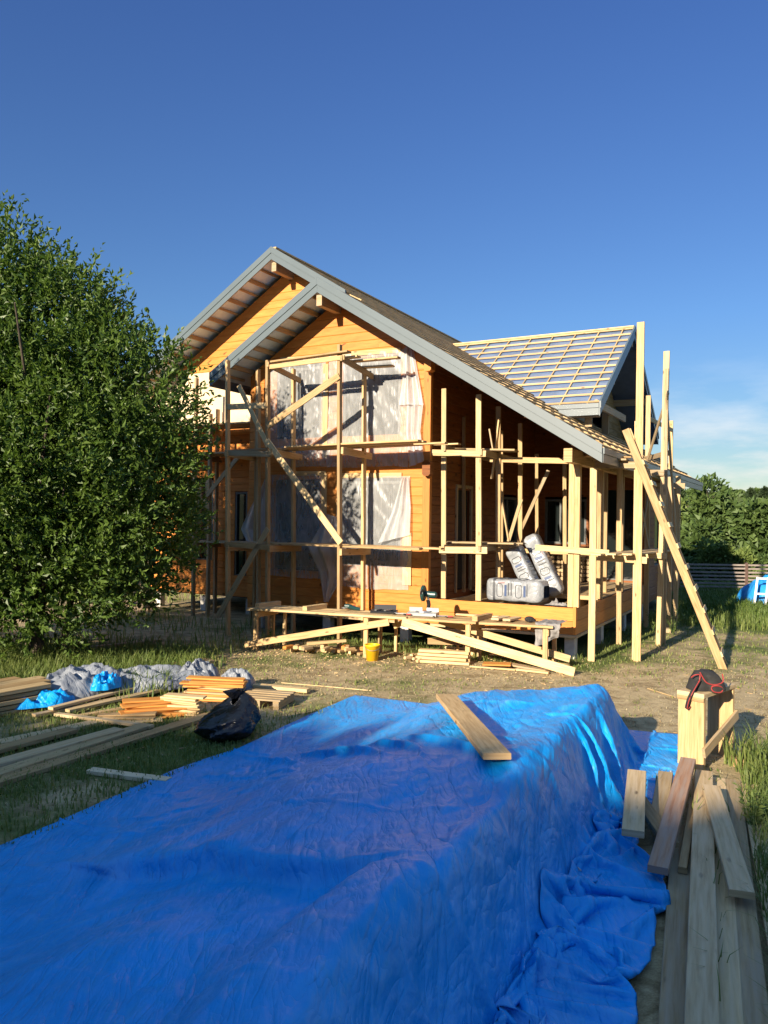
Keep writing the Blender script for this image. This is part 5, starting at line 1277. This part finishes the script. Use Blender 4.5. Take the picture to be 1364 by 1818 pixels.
# ------------------------------------------------------------------ leaves
def leaf_mesh(name, centers, dirs, size, aspect, m, parent=None, tone=None, curl=.25, seed=1):
    """one folded four-cornered leaf (two triangles on each side of the rib -> 2 quads) per entry"""
    rg = np.random.default_rng(seed); n = len(centers)
    d = dirs/np.linalg.norm(dirs, axis=1, keepdims=True)
    r = rg.standard_normal((n, 3)); s_ = np.cross(d, r); s_ /= np.linalg.norm(s_, axis=1, keepdims=True) + 1e-9
    nn = np.cross(s_, d)
    L_ = (size*(.7 + .6*rg.random(n)))[:, None]; Wd = L_*aspect
    base = centers; tip = base + d*L_ - nn*L_*curl
    mid = base + d*L_*.5 + nn*L_*.04
    a = mid + s_*Wd*.5 + nn*Wd*.18; b = mid - s_*Wd*.5 + nn*Wd*.18
    V = np.stack([base, a, tip, b], 1).reshape(-1, 3)
    k = np.arange(n)*4
    Fc = np.stack([np.stack([k, k+1, k+2], -1), np.stack([k, k+2, k+3], -1)], 1).reshape(-1, 3)
    if tone is None: tone = rg.random(n)
    return np_mesh(name, V, Fc, m, False, parent, colattr=np.repeat(tone, 4))
def rand_dir(rg, n):
    v = rg.standard_normal((n, 3)); return v/np.linalg.norm(v, axis=1, keepdims=True)
def shoots(rg, pts, dirs, length, nleaf, spread):
    """leaves set along short shoots"""
    n = len(pts); t = (np.arange(nleaf)+.5)/nleaf
    P = pts[:, None, :] + dirs[:, None, :]*(length[:, None, None]*t[None, :, None])
    D = dirs[:, None, :]*(.35+.5*t[None, :, None]) + spread*rg.standard_normal((n, nleaf, 3))
    return P.reshape(-1, 3), D.reshape(-1, 3)
# the big bushy tree on the left
TC = np.array([-5.90, 13.4, 0.0]); TS = np.array([.98, .96, .93])
tree = empty('broadleaf_tree', tuple(TC), 0, 'big dense dark green leafy tree overlapping the left of the house', 'tree')
rg = np.random.default_rng(3)
blobs = [(0, 0, 3.0, 2.55, 2.5, 2.3), (-.4, .1, 5.1, 1.95, 1.9, 1.9), (1.35, -.3, 4.5, 1.35, 1.3, 1.5), (1.5, -.2, 2.9, 1.2, 1.4, 1.9), (-1.6, -.4, 4.6, 1.7, 1.7, 2.2), (-.9, 0, 6.6, 1.1, 1.1, 1.25), (.45, -.1, 5.9, .8, .8, 1.0), (-1.9, -.6, 2.2, 1.8, 1.6, 1.7), (.3, -.9, 1.7, 1.7, 1.3, 1.25), (-3.2, 0, 3.4, 1.7, 1.6, 2.4), (-2.8, .3, 5.6, 1.4, 1.3, 1.6), (-.2, -1.0, 3.6, 1.8, 1.2, 1.6)]
Ps, Ds = [], []
for (bx, by, bz_, rx, ry, rz_) in blobs:
    n = int(540*(rx*ry*rz_)**.62)
    q = rand_dir(rg, n); rad = (.55 + .47*rg.random(n)**.6)[:, None]
    # ragged: clumps stick out, hollows stay dark
    cl = fbm(q[:, 0]*3.2 + bx*3, q[:, 1]*3.2 + q[:, 2]*2.7, 61, 3)
    rad = rad*(1 + .55*cl[:, None])
    p = q*rad*np.array([rx, ry, rz_]) + np.array([bx, by, bz_])
    keep = (p[:, 2] > .35) & (cl > -.24)
    p, q = p[keep], q[keep]
    up = np.array([0, 0, .55 + .0]); dd = q*.75 + up + .35*rg.standard_normal(q.shape)
    dd /= np.linalg.norm(dd, axis=1, keepdims=True)
    Ps.append(p*TS); Ds.append(dd)
P_, D_ = np.concatenate(Ps), np.concatenate(Ds)
tops = P_[:, 2] > 5.6
LP, LD_ = shoots(rg, P_, D_, .28 + .30*rg.random(len(P_)) + .18*tops, 11, .55)
tone = np.clip(np.repeat(.25 + .5*rg.random(len(P_)) + .25*(fbm(P_[:, 0]*.9, P_[:, 2]*.9 + P_[:, 1], 71)), 11) + .18*rg.standard_normal(len(LP))*.6, 0, 1)
leaf_mesh('crown', LP, LD_, .098, .46, M['leaf'], tree, tone, seed=5)
tm = MB()
tm.tube([(0, 0, -.1), (.05, .0, 1.0), (-.05, .1, 2.4), (0, 0, 4.0), (-.3, 0, 6.0)], [.16, .13, .11, .08, .03], 10)
for k in range(16):
    a = R(0, 6.28); z0 = R(.2, 3.2); l_ = R(1.2, 2.3)
    p0 = Vector((R(-.1, .1), R(-.1, .1), z0)); tm.tube([p0, p0 + Vector((math.cos(a)*l_*.4, math.sin(a)*l_*.4, l_*.45)), p0 + Vector((math.cos(a)*l_, math.sin(a)*l_, l_*1.15))], [.05, .035, .012], 7)
for (x_, y_) in [(-.9, -.2), (.7, .1), (-1.7, .2), (-2.9, .1)]:
    tm.tube([(x_*.6, y_, -.1), (x_*.8, y_, .9), (x_*1.15, y_, 2.6), (x_*1.3, y_, 4.2)], [.07, .06, .045, .02], 8)
tm.build('trunk', M['bark'], tree)

def bg_tree(name, loc, h, w, label, m='leaf_far', n=900, leaf=.34, sd=1, trunk=True, conic=False, group=None):
    x_, y_ = loc; z_ = float(ground_z(x_, y_)); rt = empty(name, (x_, y_, z_), 0, label, 'bush' if not trunk else 'tree', group)
    rg = np.random.default_rng(sd)
    nb = 12; pp, dd = [], []
    for k in range(nb):
        if conic:
            zc = h*(.10 + .88*k/nb); r = w*.5*(1.02 - k/nb)
            c = np.array([0, 0, zc]); rx = np.array([r, r, h/nb*.9])
        else:
            a = rg.random()*6.28; rr = w*.5*(.25 + .45*rg.random()); zc = h*(.22 + .58*rg.random())
            sc = 1.0 - .45*max(0, zc/h - .5)
            c = np.array([math.cos(a)*rr*sc, math.sin(a)*rr*sc, zc]); rx = np.array([w*.27, w*.27, h*.19])*(.7 + .6*rg.random())
        q = rand_dir(rg, n//nb*2); rad = (.5 + .55*rg.random(len(q)))[:, None]*(1 + .4*fbm(q[:, 0]*3+k, q[:, 2]*3+q[:, 1]*2, 5+k)[:, None])
        p = c + q*rad*rx; kk = p[:, 2] > .1; pp.append(p[kk]); dd.append((q + np.array([0, 0, -.3 if conic else .3]) + .5*rg.standard_normal(q.shape))[kk])
    p, d = np.concatenate(pp), np.concatenate(dd)
    tone = np.clip(.45 + .6*fbm(p[:, 0]*.8, p[:, 2]*.8+p[:, 1]*.5, 7+sd) + .2*rg.standard_normal(len(p)), 0, 1)
    leaf_mesh('crown', p, d, leaf, .6, M[m], rt, tone, seed=sd+9)
    if trunk:
        b = MB(); b.tube([(0, 0, -.2), (R(-.1, .1), 0, h*.4), (R(-.3, .3), R(-.2, .2), h*.9)], [.03*h*.6, .02*h*.6, .004*h], 8)
        for k in range(5):
            a = R(0, 6.28); z0 = h*R(.15, .5); b.tube([(0, 0, z0), (math.cos(a)*w*.2, math.sin(a)*w*.2, z0+h*.15), (math.cos(a)*w*.38, math.sin(a)*w*.38, z0+h*.3)], [.012*h*.6, .008*h*.6, .003*h], 6)
        b.build('trunk', M['bark'], rt)
    return rt
def far(px, ptop, d, wpx, name, label, **k):
    """place by where its top stands in the photograph and its real distance"""
    x_ = (px - 682)/FPX*d; zt = CAMH + (906 - ptop)/FPX*d; z0 = float(ground_z(x_, d))
    return bg_tree(name, (x_, d), max(1.0, zt - z0), wpx/FPX*d, label, **k)
far(1268, 815, 44, 100, 'broadleaf_tree', 'tall rounded broadleaf tree right behind the fence, with a lone upright top', n=1500, sd=11)
far(1204, 818, 70, 46, 'fir_tree', 'slender dark fir rising behind the right end of the roof', m='leaf_fir', conic=True, n=1100, leaf=.4, sd=12)
far(1358, 858, 40, 86, 'broadleaf_tree', 'dark broad tree at the right edge behind the fence', n=1400, sd=13)
far(1198, 850, 46, 80, 'broadleaf_tree', 'light green tree just right of the scaffold tower', m='leaf_bright', n=1200, sd=14)
far(1140, 852, 52, 90, 'broadleaf_tree', 'tree seen between the scaffold poles', n=1100, sd=15)
far(1240, 895, 37, 90, 'broadleaf_tree', 'lower dark tree between the scaffold and the light bush', n=1100, sd=16)
far(1272, 938, 31.5, 56, 'bush', 'light green rounded bush in front of the dark trees', m='leaf_bright', n=900, leaf=.2, sd=17, trunk=False)
far(1318, 950, 31, 40, 'bush', 'small light bush right of the rounded bush', m='leaf_bright', n=600, leaf=.2, sd=18, trunk=False)
far(1222, 965, 31, 52, 'bush', 'low dark bush behind the fence next to the ladder', n=700, leaf=.22, sd=19, trunk=False)
far(1172, 955, 32, 60, 'bush', 'low bush behind the fence seen through the scaffold tower', n=700, leaf=.22, sd=20, trunk=False)
far(1362, 962, 31.5, 44, 'bush', 'low bush at the right edge just above the fence', n=600, leaf=.22, sd=21, trunk=False)
far(1412, 850, 44, 120, 'broadleaf_tree', 'broad tree beyond the right edge', n=1000, sd=22)
for k, (px, pt, d, w_, nm) in enumerate([(1333, 849, 150, 16, 'fir_tree'), (1310, 856, 160, 22, 'broadleaf_tree'), (1358, 846, 155, 18, 'fir_tree'), (1290, 858, 170, 20, 'broadleaf_tree'), (1345, 858, 165, 24, 'broadleaf_tree'), (1230, 860, 170, 26, 'broadleaf_tree')]):
    far(px, pt, d, w_, nm, ['small fir tip on the hill left of the right edge', 'small round tree on the hill beyond the field', 'second fir tip on the hill at the right edge', 'tiny tree on the hill behind the tall rounded tree', 'low wide tree on the hill at the right edge', 'tree on the hill behind the fir'][k], m='leaf_fir' if nm == 'fir_tree' else 'leaf_far', conic=nm == 'fir_tree', n=500, leaf=.7, sd=30+k)
for k, (x_, y_, h, w_) in enumerate([(-14, 34, 8, 7), (-21, 30, 9, 8), (-28, 36, 10, 9), (-9.5, 40, 8, 7), (-2, 44, 7, 7), (5, 46, 7, 7)]):
    bg_tree('broadleaf_tree', (x_, y_), h, w_, 'tree of the row behind the house, mostly hidden by house and big tree', n=900, sd=50+k, group='trees behind the house')

# wood behind the viewpoint: it keeps the foreground in shade
sdv = np.array([math.sin(SUN_AZ), math.cos(SUN_AZ)]); sdp = np.array([sdv[1], -sdv[0]])
rg = np.random.default_rng(8); pw, dw_ = [], []
back = np.array([-.35, 8.3]); DIST = 24.0
for k in range(64):
    w_ = -26 + 52*rg.random()
    gp = back + sdp*w_ - sdv*0
    # the edge of the shade on the ground, measured along the sun direction
    edge = -.25 + .35*math.sin(w_*.8) + .25*math.sin(w_*1.9+1) + (-.95*float(sstep(-1.0, -2.0, w_)) - .8*float(sstep(-2.6, -3.6, w_)))
    top = (DIST + edge)*math.tan(SUN_EL)
    r = np.array([1.7, 1.3, top*.27])*(.8 + .5*rg.random())
    for lay in range(3):
        c = np.array([*(gp - sdv*(DIST + 1.5*rg.random())), 0]); c[2] = (top - r[2]) if lay == 0 else (top*.50 if lay == 1 else top*.2)
        n = 760; q = rand_dir(rg, n); p = c + q*(.25 + .75*rg.random((n, 1)))*r*(1.15 if lay else 1)
        kk = p[:, 2] > 0; pw.append(p[kk]); dw_.append((q + .6*rg.standard_normal(q.shape))[kk])
for k in range(90):
    w_ = -26 + 52*(k + rg.random())/90
    edge = -.25 + .35*math.sin(w_*.8) + .25*math.sin(w_*1.9+1) + (-.95*float(sstep(-1.0, -2.0, w_)) - .8*float(sstep(-2.6, -3.6, w_)))
    top = (DIST + edge)*math.tan(SUN_EL); n = 620
    gp = back + sdp*w_ - sdv*(DIST + .6)
    z_ = top - 6.5*rg.random(n)**1.3 - .1; a_ = (rg.random(n)-.5)*1.5; b_ = rg.random(n)*1.4
    p = np.stack([gp[0] + sdp[0]*a_ - sdv[0]*b_, gp[1] + sdp[1]*a_ - sdv[1]*b_, z_], -1); pw.append(p); dw_.append(rand_dir(rg, n))
wo = leaf_mesh('wood', np.concatenate(pw), np.concatenate(dw_), .85, .8, M['leaf_far'], seed=4)
tag(wo, 'dense leafy wood standing behind the viewpoint', 'wood', kind='stuff')

# ------------------------------------------------------------------ grass
def blades(name, n, xr, yr, hfun, m, seed, dens=None, width=.006, label='', lean=.5):
    rg = np.random.default_rng(seed)
    x_ = xr[0] + (xr[1]-xr[0])*rg.random(n); y_ = yr[0] + (yr[1]-yr[0])*rg.random(n)
    g = grassy(x_, y_) if dens is None else dens(x_, y_)
    clump = .35 + .9*vnoise(x_*2.7, y_*2.7, 91)
    keep = rg.random(n) < g*clump
    # none under the tarpaulin or inside the house
    rel = np.stack([x_, y_], -1) - TA; s_ = rel@TD; t_ = rel@TL
    keep &= ~((s_ > S0) & (s_ < S1 + .6) & (t_ > -.5) & (t_ < 3.45))
    dx, dy = x_-CX, y_-CY; u = dx*_c - dy*_s; v = dx*_s + dy*_c
    keep &= ~((u > -9.2) & (u < 2.9) & (v > .3) & (v < VE))
    x_, y_, g = x_[keep], y_[keep], g[keep]; n = len(x_)
    h = hfun(x_, y_)*(.5 + .8*rg.random(n)); z_ = ground_z(x_, y_)
    a = rg.random(n)*6.283; ca, sa = np.cos(a), np.sin(a)
    w_ = width*(1 + .02*np.hypot(x_, y_)**1.2)
    ln = lean*(.3 + rg.random(n))*h
    b0 = np.stack([x_ - sa*w_, y_ + ca*w_, z_], -1); b1 = np.stack([x_ + sa*w_, y_ - ca*w_, z_], -1)
    m0 = np.stack([x_ + ca*ln*.35 - sa*w_*.7, y_ + sa*ln*.35 + ca*w_*.7, z_ + h*.6], -1); m1 = np.stack([x_ + ca*ln*.35 + sa*w_*.7, y_ + sa*ln*.35 - ca*w_*.7, z_ + h*.6], -1)
    tp_ = np.stack([x_ + ca*ln, y_ + sa*ln, z_ + h*(1 - .25*lean)], -1)
    V = np.stack([b0, b1, m1, m0, tp_], 1).reshape(-1, 3); k = np.arange(n)*5
    F3 = np.concatenate([np.stack([k, k+1, k+2], -1), np.stack([k, k+2, k+3], -1), np.stack([k+3, k+2, k+4], -1)])
    tone = np.clip(.12 + .75*(1-g)*rg.random(n) + .25*rg.random(n)**2 + .3*(fbm(x_*.8, y_*.8, 93)), 0, 1)
    o = np_mesh(name, V, F3, m, False, colattr=np.repeat(tone, 5))
    return tag(o, label, 'grass', kind='stuff')
def hf(x_, y_):
    dx, dy = x_-CX, y_-CY; u = dx*_c - dy*_s; v = dx*_s + dy*_c
    h = np.full(len(x_), .05)
    h = np.where((v > -1.4) & (u < 3.0), .13, h)
    h = np.where((u > 3.0) & (v > -1), .06, h); h = np.where((v > 6) & (u > 2.5), .26, h)
    h = np.where((x_ < -2.6) & (y_ > 10.3), .24, h); h = np.where((x_ < -1) & (y_ < 9), .09, h)
    h = np.where((x_ > 2.3) & (y_ < 7.5), .22, h)
    return h
blades('grass', 70000, (-4, 9), (6.5, 14.5), lambda a, b: np.full(len(a), .028), M['straw'], 9, dens=lambda a, b: .30 + .9*fbm(a*1.3, b*1.3, 97), label='dry flattened straw and stubble over the soil', width=.004, lean=1.6)
blades('grass', 150000, (-9, 15), (4.5, 27), hf, M['blade'], 1, label='short patchy grass growing over the yard')
blades('grass', 60000, (-6.5, -.5), (5.0, 10.3), lambda a, b: np.full(len(a), .075), M['blade'], 2, label='shaded grass around the planks on the left', width=.005)
blades('grass', 60000, (5, 22), (21.5, 30), lambda a, b: np.full(len(a), .32), M['blade'], 3, label='tall lush grass in front of the fence')
blades('grass', 26000, (1.6, 4.6), (3.2, 7.6), lambda a, b: np.full(len(a), .24), M['blade'], 4, dens=lambda a, b: np.where(a - (1.80 + (b-3.5)*.40) > .02, .75, 0), label='tall weeds growing along the right side of the boards', width=.005, lean=.7)
blades('grass', 1200, (1.5, 3.0), (3.3, 6.2), lambda a, b: np.full(len(a), .22), M['blade'], 14, dens=lambda a, b: np.where(np.abs(a - (1.52 + (b-3.5)*.40)) < .03, .9, 0), label='thin weeds pushing up between the boards', width=.004, lean=.8)
blades('grass', 2600, (3.55, 4.1), (5.6, 8.2), lambda a, b: np.full(len(a), .42), M['blade'], 6, dens=lambda a, b: np.full(len(a), .7), label='tall sunlit grass at the right edge of the boards', width=.006, lean=.6)
blades('grass', 14000, (-8.5, -2.9), (10.9, 12.9), lambda a, b: np.full(len(a), .32), M['blade'], 5, dens=lambda a, b: np.full(len(a), .8), label='tall sunlit grass at the foot of the big tree', width=.006)
# a few broad-leaved weeds by the boards and the scaffold
def weed(x_, y_, h, n, label, sd):
    rt = empty('weed', (x_, y_, float(ground_z(x_, y_))), 0, label, 'plant'); rg = np.random.default_rng(sd)
    b = MB(); P, D = [], []
    for k in range(n):
        a = rg.random()*6.28; l_ = h*(.6+.5*rg.random()); e = Vector((math.cos(a)*l_*.35, math.sin(a)*l_*.35, l_))
        b.tube([(0, 0, 0), e*.5 + Vector((0, 0, l_*.08)), e], .003, 5)
        for t in np.linspace(.2, 1, 9): P.append(np.array(e*t)); D.append(np.array([math.cos(a+rg.standard_normal()*1.4), math.sin(a+rg.standard_normal()*1.4), .5]))
    b.build('stem', M['leaf_bright'], rt); leaf_mesh('foliage', np.array(P), np.array(D), .06, .36, M['leaf_bright'], rt, seed=sd)
for k, (px, py, h, n, lab) in enumerate([(1340, 1480, .40, 7, 'sunlit weed at the upper right end of the boards'), (1195, 1128, .55, 9, 'leafy weed in the grass under the scaffold tower'), (1160, 1122, .5, 9, 'second leafy weed under the scaffold, left of the other'), (475, 1150, .35, 7, 'weed growing at the left legs of the workbench'), (1072, 1135, .4, 7, 'weed beside the corner pile of the terrace')]):
    p = at(px, py, 0); weed(p.x, p.y, h, n, lab, 80+k)
